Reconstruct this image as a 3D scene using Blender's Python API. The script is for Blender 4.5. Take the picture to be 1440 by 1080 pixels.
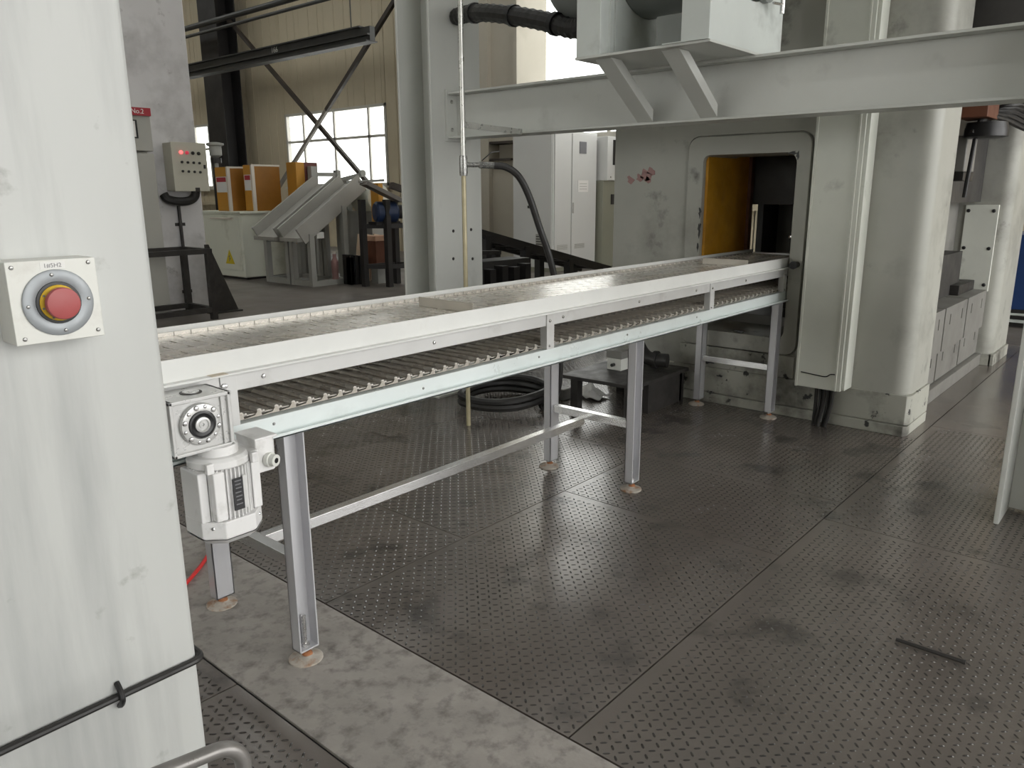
import bpy, bmesh, math, random
from mathutils import Vector, Matrix
random.seed(7)
for o in list(bpy.data.objects): bpy.data.objects.remove(o)
SC = bpy.context.scene
COL = SC.collection
R = math.radians

# ------------------------------------------------------------------ camera
cam_data = bpy.data.cameras.new('camera'); cam = bpy.data.objects.new('camera', cam_data); COL.objects.link(cam)
F_PX, YAW, PITCH, ROLL = 1093.0, R(41.03), R(-13.85), R(-0.333)
fw = Vector((math.cos(YAW)*math.cos(PITCH), math.sin(YAW)*math.cos(PITCH), math.sin(PITCH)))
rt = fw.cross(Vector((0, 0, 1))).normalized(); up = rt.cross(fw)
rt, up = rt*math.cos(ROLL) + up*math.sin(ROLL), up*math.cos(ROLL) - rt*math.sin(ROLL)
mw = Matrix((rt, up, -fw)).transposed().to_4x4(); mw.translation = Vector((-1.2747, -2.0232, 1.5))
cam.matrix_world = mw
cam_data.sensor_width = 36.0; cam_data.lens = F_PX/1440*36; cam_data.clip_start = 0.05; cam_data.clip_end = 200
SC.camera = cam

# ------------------------------------------------------------------ light
world = bpy.data.worlds.new('overcast_sky'); SC.world = world; world.use_nodes = True
bg = world.node_tree.nodes['Background']; bg.inputs[0].default_value = (1.0, 0.995, 0.975, 1); bg.inputs[1].default_value = 5.0

def area(name, loc, rot, sx, sy, power, col=(1, 1, 1)):
    l = bpy.data.lights.new(name, 'AREA'); l.shape = 'RECTANGLE'; l.size = sx; l.size_y = sy; l.energy = power; l.color = col
    o = bpy.data.objects.new(name, l); COL.objects.link(o); o.location = loc; o.rotation_euler = rot
    return o
# daylight through the open bay on the -Y side of the hall (behind and to the right of the camera)
area('bay_daylight_offscreen', (3.0, -9.7, 3.4), (R(90), 0, 0), 15.5, 5.6, 320, (1.0, 1.0, 0.97))
SC.view_settings.view_transform = 'Standard'; SC.view_settings.look = 'None'
SC.view_settings.exposure = -0.42; SC.view_settings.gamma = 1.0; SC.view_settings.use_curve_mapping = False

# ------------------------------------------------------------------ materials
MATS = {}
def mat(name, base, rough=0.5, metal=0.0, var=0.12, scale=3.0, dirt=None, dirt_lo=0.55, dirt_hi=0.75, dirt_scale=2.0,
        stretch=(1, 1, 1), bump=0.0, bump_scale=60.0, rough_var=0.1, spec=.5, emit=None, emit_s=0.0, dirt2=None, d2_lo=.6, d2_hi=.7, d2_scale=9.):
    m = bpy.data.materials.new(name); m.use_nodes = True; nt = m.node_tree; N = nt.nodes; L = nt.links
    b = N['Principled BSDF']
    tc = N.new('ShaderNodeTexCoord'); mp = N.new('ShaderNodeMapping'); mp.inputs['Scale'].default_value = stretch
    L.new(tc.outputs['Object'], mp.inputs['Vector'])
    def noise(sc, det=5, vec=None):
        n = N.new('ShaderNodeTexNoise'); n.inputs['Scale'].default_value = sc; n.inputs['Detail'].default_value = det
        n.inputs['Roughness'].default_value = 0.6
        L.new(vec or mp.outputs['Vector'], n.inputs['Vector']); return n
    def ramp(src, lo, hi, c0=(0, 0, 0, 1), c1=(1, 1, 1, 1)):
        r = N.new('ShaderNodeValToRGB'); r.color_ramp.elements[0].position = lo; r.color_ramp.elements[1].position = hi
        r.color_ramp.elements[0].color = c0; r.color_ramp.elements[1].color = c1
        L.new(src, r.inputs['Fac']); return r
    def mix(fac, a, c):
        x = N.new('ShaderNodeMix'); x.data_type = 'RGBA'
        L.new(fac, x.inputs[0]); L.new(a, x.inputs[6]); 
        if isinstance(c, tuple): x.inputs[7].default_value = (*c, 1)
        else: L.new(c, x.inputs[7])
        return x.outputs[2]
    n1 = noise(scale)
    lo = tuple(max(0, c*(1-var)) for c in base); hi = tuple(min(1, c*(1+var)) for c in base)
    col = ramp(n1.outputs['Fac'], 0.3, 0.7, (*lo, 1), (*hi, 1)).outputs['Color']
    if dirt:
        col = mix(ramp(noise(dirt_scale, 8).outputs['Fac'], dirt_lo, dirt_hi).outputs['Color'], col, dirt)
    if dirt2:
        col = mix(ramp(noise(d2_scale, 6, tc.outputs['Object']).outputs['Fac'], d2_lo, d2_hi).outputs['Color'], col, dirt2)
    L.new(col, b.inputs['Base Color'])
    b.inputs['Metallic'].default_value = metal; b.inputs['Specular IOR Level'].default_value = spec
    if rough_var:
        rr = ramp(noise(scale*1.7, 6).outputs['Fac'], 0.3, 0.7, (max(.04, rough-rough_var),)*3+(1,), (min(1, rough+rough_var),)*3+(1,))
        L.new(rr.outputs['Color'], b.inputs['Roughness'])
    else: b.inputs['Roughness'].default_value = rough
    if bump:
        bn = N.new('ShaderNodeBump'); bn.inputs['Strength'].default_value = bump; bn.inputs['Distance'].default_value = 0.004
        L.new(noise(bump_scale, 3, tc.outputs['Object']).outputs['Fac'], bn.inputs['Height']); L.new(bn.outputs['Normal'], b.inputs['Normal'])
    if emit:
        b.inputs['Emission Color'].default_value = (*emit, 1); b.inputs['Emission Strength'].default_value = emit_s
    MATS[name] = m; return m

M = MATS
mat('offwhite', (.49, .50, .485), .45, var=.05, scale=1.5, dirt=(.29, .30, .30), dirt_lo=.46, dirt_hi=.74, dirt_scale=3.2, stretch=(2.2, 2.2, .22), dirt2=(.24, .24, .22), d2_lo=.66, d2_hi=.80, d2_scale=11)
mat('presspaint', (.40, .40, .36), .5, var=.07, scale=1.2, dirt=(.21, .205, .18), dirt_lo=.50, dirt_hi=.80, dirt_scale=2.2, dirt2=(.085, .083, .075), d2_lo=.60, d2_hi=.76, d2_scale=3.6, bump=.15, bump_scale=12)
mat('pressbase', (.42, .42, .37), .55, var=.08, scale=2, dirt=(.09, .085, .075), dirt_lo=.46, dirt_hi=.68, dirt_scale=3.0, dirt2=(.03, .03, .03), d2_lo=.60, d2_hi=.64, d2_scale=9, bump=.3, bump_scale=15)
mat('coverpaint', (.68, .695, .63), .42, var=.05, dirt=(.28, .28, .25), dirt_lo=.62, dirt_hi=.8, dirt_scale=3)
mat('beampaint', (.56, .57, .54), .45, var=.05, scale=1.5, dirt=(.30, .30, .28), dirt_lo=.58, dirt_hi=.8, dirt_scale=1.6)
mat('columnpaint', (.56, .57, .54), .45, var=.05, scale=1.5, dirt=(.30, .30, .28), dirt_lo=.60, dirt_hi=.8, dirt_scale=2.6, stretch=(1, 1, .4))
mat('tankgrey', (.22, .235, .225), .45, var=.06)
mat('saddle', (.60, .635, .61), .45, var=.04, dirt=(.4, .42, .4), dirt_scale=3)
mat('guardwhite', (.66, .665, .645), .38, metal=.0, var=.05, scale=4, dirt=(.50, .48, .44), dirt_lo=.60, dirt_hi=.8, dirt_scale=4)
mat('railgrey', (.58, .58, .57), .38, metal=.25, var=.05, scale=5, dirt=(.42, .41, .39), dirt_scale=6)
mat('railblue', (.70, .755, .75), .35, metal=.2, var=.04, scale=4, dirt=(.58, .62, .61), dirt_scale=5)
mat('legsteel', (.55, .55, .57), .30, metal=.35, var=.03, scale=6, stretch=(1, 1, .3), rough_var=.03)
mat('legbar', (.78, .78, .78), .22, metal=.85, var=.04, scale=3, rough_var=.03)
mat('footdisc', (.46, .42, .37), .45, metal=.2, var=.2, scale=20, dirt=(.34, .20, .12), dirt_lo=.5, dirt_hi=.66, dirt_scale=22)
mat('rust', (.34, .14, .06), .7, var=.25, scale=30)
mat('slat', (.60, .57, .52), .27, metal=.40, var=.06, scale=5, dirt=(.46, .39, .31), dirt_lo=.56, dirt_hi=.8, dirt_scale=3, rough_var=.03)
mat('rodsteel', (.62, .61, .60), .25, metal=.9, var=.1, scale=20)
mat('cleat', (.42, .39, .34), .42, metal=.5, var=.1, scale=10)
mat('motorgrey', (.76, .755, .75), .35, var=.04, scale=6, dirt=(.5, .49, .47), dirt_scale=9)
mat('gearcast', (.56, .56, .55), .33, metal=.45, var=.08, scale=14)
mat('brightsteel', (.66, .66, .66), .2, metal=.95, var=.1, scale=30)
mat('black', (.012, .012, .013), .4, var=.2, scale=8)
mat('blackrubber', (.018, .017, .016), .5, var=.25, scale=12, rough_var=.12)
mat('nameplate', (.035, .035, .037), .45, var=.4, scale=60, metal=.3)
mat('plateprint', (.60, .60, .59), .5, var=.05)
mat('darksteel', (.035, .032, .030), .5, metal=.3, var=.3, scale=8)
mat('pipe', (.50, .50, .47), .3, metal=.6, var=.12, scale=8)
mat('hoopgrey', (.22, .21, .20), .35, metal=.4, var=.2, scale=12)
mat('tape', (.48, .42, .33), .6, var=.1, scale=20)
mat('pipetan', (.42, .37, .24), .4, metal=.3, var=.12, scale=8)
mat('ringgrey', (.30, .32, .335), .4, metal=.25, var=.05, scale=30)
mat('boxwhite', (.67, .675, .635), .42, var=.03, scale=10, dirt=(.55, .54, .5), dirt_scale=20)
mat('yellow', (.62, .40, .03), .45, var=.08, scale=40)
mat('red', (.36, .07, .07), .42, var=.05, scale=40)
mat('screw', (.30, .30, .29), .3, metal=.8, var=.2, scale=60)
mat('labelpaper', (.72, .72, .70), .6, var=.03)
mat('ink', (.16, .16, .17), .6, var=.1)
mat('orange', (.55, .27, .02), .55, var=.15, scale=6, dirt=(.16, .08, .02), dirt_lo=.55, dirt_hi=.8, dirt_scale=3)
mat('plateA', (.150, .132, .118), .21, metal=.1, spec=.9, var=.25, scale=1.3, dirt=(.048, .044, .041), dirt_lo=.55, dirt_hi=.68, dirt_scale=3.2, dirt2=(.165, .142, .126), d2_lo=.45, d2_hi=.75, d2_scale=.7, rough_var=.05, bump=.12, bump_scale=120)
mat('tread', (.075, .068, .063), .20, metal=.4, spec=1.0, var=.35, scale=1.6, dirt=(.05, .047, .044), dirt_lo=.5, dirt_hi=.7, dirt_scale=1.9, rough_var=.12)
mat('concrete', (.35, .325, .30), .75, var=.16, scale=5, dirt=(.16, .147, .135), dirt_lo=.48, dirt_hi=.72, dirt_scale=16, bump=.5, bump_scale=50, dirt2=(.34, .32, .30), d2_lo=.58, d2_hi=.72, d2_scale=24)
mat('floorpaint', (.135, .118, .105), .48, var=.15, scale=.7, dirt=(.075, .068, .062), dirt_lo=.5, dirt_hi=.7, dirt_scale=.8, bump=.1, bump_scale=30)
mat('slabdark', (.012, .011, .011), .8, var=.2)
mat('cladding', (.56, .49, .355), .6, var=.04, scale=.6, dirt=(.46, .40, .285), dirt_lo=.55, dirt_hi=.8, dirt_scale=.7)
mat('claddingdark', (.16, .145, .11), .7, var=.1, scale=.5)
mat('ceilingpaint', (.22, .22, .21), .8, var=.06, scale=.4)
mat('beigepier', (.45, .415, .345), .65, var=.05, scale=.8, dirt=(.36, .33, .27), dirt_scale=1)
mat('whitewall', (.60, .60, .59), .6, var=.04, scale=.8)
mat('whitewash', (.62, .61, .615), .7, var=.06, scale=1.4, dirt=(.30, .29, .29), dirt_lo=.48, dirt_hi=.74, dirt_scale=1.1, dirt2=(.28, .27, .27), d2_lo=.62, d2_hi=.75, d2_scale=4, bump=.3, bump_scale=8)
mat('cabgrey', (.40, .395, .36), .5, var=.03)
mat('cabwhite', (.64, .64, .625), .45, var=.03, scale=.8)
mat('cabolive', (.27, .27, .215), .5, var=.05, scale=.8)
mat('cabcream', (.68, .69, .60), .5, var=.05, scale=.8, dirt=(.42, .42, .33), dirt_scale=1.5)
mat('ctrlbox', (.50, .485, .41), .45, var=.04)
mat('redsign', (.38, .03, .045), .5, var=.05)
mat('signwhite', (.8, .78, .76), .5, var=.02)
mat('led', (.8, .05, .05), .4, var=.02, emit=(1.0, .12, .12), emit_s=3.0)
mat('leddim', (.6, .06, .1), .4, var=.02, emit=(1.0, .05, .12), emit_s=.35)
mat('darkcolumn', (.018, .016, .016), .6, var=.25, scale=1)
mat('brace', (.045, .035, .028), .6, var=.2, scale=2)
mat('braceworn', (.22, .20, .175), .6, var=.2, scale=2)
mat('girder', (.045, .045, .043), .5, var=.2, scale=1)
mat('girderedge', (.30, .285, .25), .5, var=.1, scale=1)
mat('carton', (.52, .25, .03), .55, var=.08, scale=2)
mat('cartonbrown', (.30, .125, .012), .5, var=.15, scale=2)
mat('edgewhite', (.62, .57, .50), .6, var=.04)
mat('darkred', (.13, .035, .03), .6, var=.15, scale=3)
mat('framegrey', (.34, .34, .315), .5, var=.06, scale=2)
mat('troughgrey', (.36, .35, .32), .45, var=.08, scale=2)
mat('troughdark', (.17, .155, .14), .5, var=.12, scale=3)
mat('bluepaint', (.012, .04, .14), .4, var=.1, scale=3)
mat('bluedeep', (.01, .025, .075), .45, var=.15, scale=3)
mat('copper', (.60, .36, .24), .55, var=.1, scale=6)
mat('paleboard', (.75, .60, .46), .6, var=.08, scale=6)
mat('redbrown', (.13, .045, .022), .55, var=.15, scale=5)
mat('redstrip', (.25, .06, .04), .6, var=.15, scale=3)
mat('redcable', (.7, .03, .03), .45, var=.05)
mat('cloth', (.70, .69, .67), .8, var=.08, scale=12)
mat('warnyellow', (.65, .50, .02), .5, var=.05)
mat('redpaint', (.33, .19, .18), .6, var=.1, scale=9)
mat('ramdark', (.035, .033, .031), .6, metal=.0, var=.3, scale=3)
mat('bedgrey', (.21, .205, .19), .5, var=.08, scale=2, dirt=(.10, .095, .09), dirt_scale=3)
mat('windowframe', (.55, .53, .48), .5, var=.05)
def glass():
    m = bpy.data.materials.new('pane_glass'); m.use_nodes = True; nt = m.node_tree; N = nt.nodes; L = nt.links
    N.remove(N['Principled BSDF']); out = N['Material Output']
    t = N.new('ShaderNodeBsdfTransparent'); t.inputs[0].default_value = (.95, .96, .95, 1)
    g = N.new('ShaderNodeBsdfGlossy'); g.inputs['Roughness'].default_value = .08
    mx = N.new('ShaderNodeMixShader'); mx.inputs[0].default_value = .06
    L.new(t.outputs[0], mx.inputs[1]); L.new(g.outputs[0], mx.inputs[2]); L.new(mx.outputs[0], out.inputs[0]); MATS['glass'] = m
glass()

# ------------------------------------------------------------------ helpers
OFF = {}
def link(o):
    COL.objects.link(o); return o
def tag(o, label=None, cat=None, group=None, kind=None):
    if label: o['label'] = label
    if cat: o['category'] = cat
    if group: o['group'] = group
    if kind: o['kind'] = kind
    return o
def thing(name, label, cat, loc, group=None, kind=None):
    o = link(bpy.data.objects.new(name, None)); o.location = loc; o.empty_display_size = .1
    OFF[o] = Vector(loc); return tag(o, label, cat, group, kind)
def struct(name, loc=(0, 0, 0)):
    return thing(name, None, None, loc, kind='structure')

class MB:
    def __init__(s): s.v = []; s.f = []
    def add(s, vs, fs):
        n = len(s.v); s.v += [Vector(p) for p in vs]; s.f += [[i+n for i in q] for q in fs]; return s
    def box(s, x0, y0, z0, x1, y1, z1):
        x0, x1 = sorted((x0, x1)); y0, y1 = sorted((y0, y1)); z0, z1 = sorted((z0, z1))
        return s.add([(x0, y0, z0), (x1, y0, z0), (x1, y1, z0), (x0, y1, z0), (x0, y0, z1), (x1, y0, z1), (x1, y1, z1), (x0, y1, z1)],
                     [(0, 3, 2, 1), (4, 5, 6, 7), (0, 1, 5, 4), (1, 2, 6, 5), (2, 3, 7, 6), (3, 0, 4, 7)])
    def bar(s, a, b, w, h, upv=(0, 0, 1)):
        a, b = Vector(a), Vector(b); d = (b-a).normalized(); u = Vector(upv)
        if abs(d.dot(u)) > .98: u = Vector((1, 0, 0))
        x = d.cross(u).normalized(); y = x.cross(d)
        vs = [p + x*(i*w/2) + y*(j*h/2) for p in (a, b) for i, j in ((-1, -1), (1, -1), (1, 1), (-1, 1))]
        return s.add(vs, [(0, 1, 2, 3), (7, 6, 5, 4), (0, 4, 5, 1), (1, 5, 6, 2), (2, 6, 7, 3), (3, 7, 4, 0)])
    def prism(s, poly, axis, a, b):
        """poly: 2D points in the two other axes (order xyz without axis), extruded from a to b"""
        def p3(p, t):
            if axis == 'x': return (t, p[0], p[1])
            if axis == 'y': return (p[0], t, p[1])
            return (p[0], p[1], t)
        n = len(poly)
        return s.add([p3(p, a) for p in poly] + [p3(p, b) for p in poly],
                     [list(range(n)), list(range(2*n-1, n-1, -1))] + [(i, i+n, (i+1) % n+n, (i+1) % n) for i in range(n)])
    def ring(s, outer, inner, axis, a, b):
        def p3(p, t):
            if axis == 'x': return (t, p[0], p[1])
            if axis == 'y': return (p[0], t, p[1])
            return (p[0], p[1], t)
        n = len(outer)
        vs = [p3(p, a) for p in outer] + [p3(p, a) for p in inner] + [p3(p, b) for p in outer] + [p3(p, b) for p in inner]
        fs = []
        for i in range(n):
            j = (i+1) % n
            fs += [(i, j, n+j, n+i), (2*n+i, 3*n+i, 3*n+j, 2*n+j), (i, 2*n+i, 2*n+j, j), (n+i, n+j, 3*n+j, 3*n+i)]
        return s.add(vs, fs)
    def tube(s, pts, r, n=10):
        pts = [Vector(p) for p in pts]; k = len(pts)
        t0 = (pts[1]-pts[0]).normalized()
        u = t0.cross(Vector((0, 0, 1)));
        if u.length < .05: u = t0.cross(Vector((1, 0, 0)))
        u.normalize(); vs = []
        for i in range(k):
            t = (pts[min(i+1, k-1)] - pts[max(i-1, 0)]).normalized()
            u = (u - t*u.dot(t)).normalized(); w = t.cross(u)
            rr = r[i] if isinstance(r, (list, tuple)) else r
            vs += [pts[i] + (u*math.cos(2*math.pi*q/n) + w*math.sin(2*math.pi*q/n))*rr for q in range(n)]
        fs = [(i*n+q, i*n+(q+1) % n, (i+1)*n+(q+1) % n, (i+1)*n+q) for i in range(k-1) for q in range(n)]
        fs += [list(range(n-1, -1, -1)), list(range((k-1)*n, k*n))]
        return s.add(vs, fs)
    def lathe(s, prof, c, axis, n=24):
        """prof: (radius, height along axis) list"""
        c = Vector(c); ax = Vector(axis).normalized(); u = ax.cross(Vector((0, 0, 1)))
        if u.length < .05: u = ax.cross(Vector((1, 0, 0)))
        u.normalize(); w = ax.cross(u); vs = []
        for r_, h in prof:
            vs += [c + ax*h + (u*math.cos(2*math.pi*q/n) + w*math.sin(2*math.pi*q/n))*max(r_, 1e-4) for q in range(n)]
        k = len(prof)
        fs = [(i*n+q, i*n+(q+1) % n, (i+1)*n+(q+1) % n, (i+1)*n+q) for i in range(k-1) for q in range(n)]
        fs += [list(range(n-1, -1, -1)), list(range((k-1)*n, k*n))]
        return s.add(vs, fs)
    def mesh(s, name, off=(0, 0, 0), smooth=35):
        off = Vector(off); me = bpy.data.meshes.new(name); me.from_pydata([tuple(p-off) for p in s.v], [], s.f)
        bm = bmesh.new(); bm.from_mesh(me); bmesh.ops.recalc_face_normals(bm, faces=bm.faces); bm.to_mesh(me); bm.free()
        me.shade_smooth(); me.set_sharp_from_angle(angle=R(smooth)); return me
    def build(s, name, m, parent=None, bevel=0, kind=None, label=None, smooth=35):
        off = OFF[parent] if parent else Vector((0, 0, 0))
        me = s.mesh(name, off, smooth); me.materials.append(MATS[m])
        o = link(bpy.data.objects.new(name, me)); o.parent = parent; OFF[o] = off
        if bevel:
            b = o.modifiers.new('bevel', 'BEVEL'); b.width = bevel; b.segments = 2; b.limit_method = 'ANGLE'; b.angle_limit = R(40); b.harden_normals = True
        if kind: o['kind'] = kind
        if label: o['label'] = label
        return o
def single(name, mb, m, label, cat, base, group=None, bevel=0):
    """a thing that is one mesh, origin at its base"""
    me = mb.mesh(name, base); me.materials.append(MATS[m]); o = link(bpy.data.objects.new(name, me)); o.location = base; OFF[o] = Vector(base)
    if bevel:
        b = o.modifiers.new('bevel', 'BEVEL'); b.width = bevel; b.segments = 2; b.limit_method = 'ANGLE'; b.angle_limit = R(40)
    return tag(o, label, cat, group)
def inst(me, name, parent, pos, rot=None, label=None):
    o = link(bpy.data.objects.new(name, me)); o.parent = parent; OFF[o] = OFF[parent]
    o.location = Vector(pos) - OFF[parent]
    if rot is not None: o.rotation_euler = rot
    if label: o['label'] = label
    return o
def B(*a): return MB().box(*a)
def rr(y0, y1, z0, z1, r, n=6):
    rs = r if isinstance(r, (list, tuple)) else (r,)*4; pts = []
    for (cy, cz, a0), q in zip(((y1, z1, 0), (y0, z1, 90), (y0, z0, 180), (y1, z0, 270)), rs):
        sy = -1 if cy == y1 else 1; sz = -1 if cz == z1 else 1
        for i in range(n):
            a = R(a0 + 90*i/(n-1)); pts.append((cy + sy*q + q*math.cos(a), cz + sz*q + q*math.sin(a)))
    return pts
def text(name, body, m, parent, loc, rot, size, depth=.0005):
    c = bpy.data.curves.new(name, 'FONT'); c.body = body; c.size = size; c.extrude = depth; c.align_x = 'CENTER'; c.align_y = 'CENTER'
    t = bpy.data.objects.new('tmp', c); COL.objects.link(t); bpy.context.view_layer.update()
    me = bpy.data.meshes.new_from_object(t.evaluated_get(bpy.context.evaluated_depsgraph_get())); me.materials.clear(); me.materials.append(MATS[m])
    bpy.data.objects.remove(t); bpy.data.curves.remove(c)
    return inst(me, name, parent, loc, rot)
FACE_NY = (R(90), 0, 0)            # text facing -Y
FACE_NX = (R(90), 0, R(-90))       # text facing -X
def smooth_path(pts, n=6):
    """Catmull-Rom through pts"""
    P = [Vector(p) for p in pts]; P = [P[0]*2-P[1]] + P + [P[-1]*2-P[-2]]; out = []
    for i in range(1, len(P)-2):
        for k in range(n):
            t = k/n; a, b, c, d = P[i-1:i+3]
            out.append(.5*((2*b) + (c-a)*t + (2*a-5*b+4*c-d)*t*t + (3*b-a-3*c+d)*t**3))
    out.append(P[-2]); return out
_BOLT = {}
def bolt_mesh(r, m='brightsteel', h=.6):
    k = (r, m, h)
    if k not in _BOLT:
        me = MB().lathe([(r, 0), (r, r*h*.4), (r*.7, r*h), (r*.25, r*h*1.15)], (0, 0, 0), (0, 0, 1), 8).mesh('bolt'); me.materials.append(MATS[m]); _BOLT[k] = me
    return _BOLT[k]
def bolt(parent, pos, direc, r, m='brightsteel', h=.6, name='bolt'):
    return inst(bolt_mesh(r, m, h), name, parent, pos, Vector((0, 0, 1)).rotation_difference(Vector(direc)).to_euler())

# ================================================================== SETTING
# ---- floor with concrete strip and tread plates
floor = struct('floor')
def fbuild(mb, name, m, **k): return mb.build(name, m, floor, **k)
fbuild(B(-11, -14, -.06, 14, 34, -.008), 'slab', 'slabdark')
fbuild(B(-11, 2.706, -.008, 14, 34, 0), 'painted_floor', 'floorpaint')
fbuild(B(7.706, -14, -.008, 14, 2.70, 0), 'painted_floor', 'floorpaint')
fbuild(B(-11, -14, -.008, 7.70, -3.206, 0), 'painted_floor', 'floorpaint')
fbuild(B(-.214, -3.2, -.008, .250, 2.70, .002), 'concrete_strip', 'concrete')
def treads(x0, x1, y0, y1, pitch=.030):
    mb = MB(); L, W, H = .0115, .0036, .0016; c45 = math.sqrt(.5)
    nx = int((x1-x0-.02)/pitch); ny = int((y1-y0-.02)/pitch)
    V = []; Fc = []
    for i in range(nx):
        for j in range(ny):
            cx = x0+.018+i*pitch; cy = y0+.018+j*pitch
            dx, dy = ((c45, c45) if (i+j) % 2 else (c45, -c45)); px, py = -dy, dx
            n = len(V)
            for a, b, z in ((-L, 0, 0), (-L*.55, -W, 0), (L*.55, -W, 0), (L, 0, 0), (L*.55, W, 0), (-L*.55, W, 0), (-L*.55, 0, H), (L*.55, 0, H)):
                V.append((cx+dx*a+px*b, cy+dy*a+py*b, z))
            Fc += [(n, n+1, n+6), (n+1, n+2, n+7, n+6), (n+2, n+3, n+7), (n+3, n+4, n+7), (n+4, n+5, n+6, n+7), (n+5, n, n+6)]
    mb.v = [Vector(v) for v in V]; mb.f = Fc; return mb
rows = [(-3.2, -2.05, [.256, 2.25, 4.2, 7.7]), (-2.05, -.895, [.256, 2.25, 4.2, 7.7]), (-.895, .25, [.256, 1.745, 2.505, 3.85, 7.7]),
        (.25, 1.62, [.256, 1.0, 2.505, 3.85, 7.7]), (1.62, 2.70, [.256, 1.75, 3.4, 7.7])]
g = .003
for y0, y1, xs in rows:
    for x0, x1 in zip(xs[:-1], xs[1:]):
        if y0 < -3 and x0 > 2: pass
        pl = B(x0+g, y0+g, -.008, x1-g, y1-g, 0).build('floor_plate', 'plateA', floor)
        if x0 < 3.5:
            treads(x0, x1, y0, y1).build('raised_treads', 'tread', pl, kind='stuff', smooth=20)
for y0, y1 in ((-3.2, -1.6), (-1.6, .05), (.05, 1.3), (1.3, 2.7)):
    for x0, x1 in ((-1.7, -.220), (-6, -1.7)):
        pl = B(x0+g, y0+g, -.008, x1-g, y1-g, -.001).build('floor_plate', 'plateA', floor)
        if x1 > -1 and y1 < 2:
            treads(-1.1, x1, y0, y1).build('raised_treads', 'tread', pl, kind='stuff', smooth=20)

# ---- walls and ceiling of the hall
wr = struct('wall_right', (12.6, 0, 0))
WX = 12.6
openings = [(14.3, 18.85, 1.70, 3.76), (22.4, 24.4, 1.70, 3.76), (4.2, 9.2, 2.62, 9.0)]
y = -12.0
while y < 33.9:
    y1 = y+1.15
    segs = [(0, 10.2)]
    for a, b, c, d in openings:
        if y1 > a+.02 and y < b-.02:
            ns = []
            for s0, s1 in segs:
                if c > s0: ns.append((s0, min(c, s1)))
                if d < s1: ns.append((max(d, s0), s1))
            segs = ns
    cuts = [y, y1]
    for a, b, c, d in openings:
        for e in (a, b):
            if y+.02 < e < y1-.02: cuts.append(e)
    cuts = sorted(cuts)
    for ca, cb in zip(cuts[:-1], cuts[1:]):
        segs = [(0, 10.2)]
        for a, b, c, d in openings:
            if (ca+cb)/2 > a and (ca+cb)/2 < b: segs = [(0, c), (d, 10.2)]
        for s0, s1 in segs:
            mb = B(WX, ca+.004, s0, WX+.08, cb-.004, s1)
            for q in (.25, .62):
                yy = ca+q*(cb-ca); mb.box(WX-.012, yy-.03, s0, WX, yy+.03, s1)
            mb.build('wall_panel', 'cladding', wr)
    y = y1
for z in (1.15,):
    B(WX-.13, -12, z, WX-.013, 34, z+.10).build('wall_rail', 'cladding', wr)
def window(n, y0, y1, z0, z1, vs, hs, sub=None):
    w = struct('window_%d' % n, (WX, y0, z0)); t = .035
    mb = MB()
    mb.box(WX-.03, y0, z0, WX+.09, y0+.07, z1).box(WX-.03, y1-.07, z0, WX+.09, y1, z1).box(WX-.03, y0, z0, WX+.09, y1, z0+.07).box(WX-.03, y0, z1-.07, WX+.09, y1, z1)
    mb.build('window_frame', 'windowframe', w)
    B(WX-.12, y0-.08, z0-.06, WX+.01, y1+.08, z0).build('window_sill', 'windowframe', w)
    for v in vs: B(WX, v-t, z0+.05, WX+.05, v+t, z1-.05).build('mullion', 'windowframe', w)
    for h in hs: B(WX, y0+.05, h-t, WX+.05, y1-.05, h+t).build('transom', 'windowframe', w)
    ys = [y0+.05]+sorted(vs)+[y1-.05]; zs = [z0+.05]+sorted(hs)+[z1-.05]
    for a, b in zip(ys[:-1], ys[1:]):
        for c, d in zip(zs[:-1], zs[1:]):
            B(WX+.02, a, c, WX+.026, b, d).build('pane', 'glass', w)
window(1, 14.3, 18.85, 1.70, 3.76, [15.05, 16.55, 18.0], [2.97])
window(2, 22.4, 24.4, 1.70, 3.76, [23.4], [2.97])
window(3, 4.2, 9.2, 2.62, 9.0, [5.8, 7.4], [5.9, 7.4])
wf = struct('wall_back', (0, 34, 0)); B(-11, 34, 0, 14, 34.2, 10.2).build('wall_sheet', 'cladding', wf)
wl = struct('wall_left', (-11, 0, 0)); 
for a in ((-14, 0, 34, 1.7), (-14, 4.4, 34, 10.2), (-14, 1.7, -3, 4.4), (14, 1.7, 34, 4.4)):
    B(-11.2, a[0], a[1], -11, a[2], a[3]).build('wall_sheet', 'cladding', wl)
for k in range(8): B(-11.12, -3+17/7*k-.04, 1.7, -11.06, -3+17/7*k+.04, 4.4).build('mullion', 'windowframe', wl)  # unseen window band, added to light the -X faces
for k in range(7): B(-11.10, -3+17/7*k+.04, 1.7, -11.095, -3+17/7*(k+1)-.04, 4.4).build('pane', 'glass', wl)
wfr = struct('wall_front', (0, -10, 0))
for a in ((-11, 0, -5, 10.2), (11, 0, 14, 10.2), (-5, 6.4, 11, 10.2)):
    B(a[0], -10.2, a[1], a[2], -10, a[3]).build('wall_sheet', 'cladding', wfr)
ce = struct('ceiling', (0, 0, 10))
for a, b in ((-11, -2.9), (-1.9, 6.5), (8.5, 14)):
    B(a, -10.2, 10, b, 34, 10.15).build('roof_sheet', 'ceilingpaint', ce)
for a, b in ((-2.9, -1.9), (6.5, 8.5)):  # unseen glazed roof strips, added for extra fill light from above
    B(a, -10.2, 10.05, b, 34, 10.07).build('roof_fill_pane', 'glass', ce)
for yy in (-4, 3.5, 11, 18.5, 26):
    B(-11, yy-.12, 9.55, 14, yy+.12, 10).build('roof_beam', 'ceilingpaint', ce)

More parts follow.
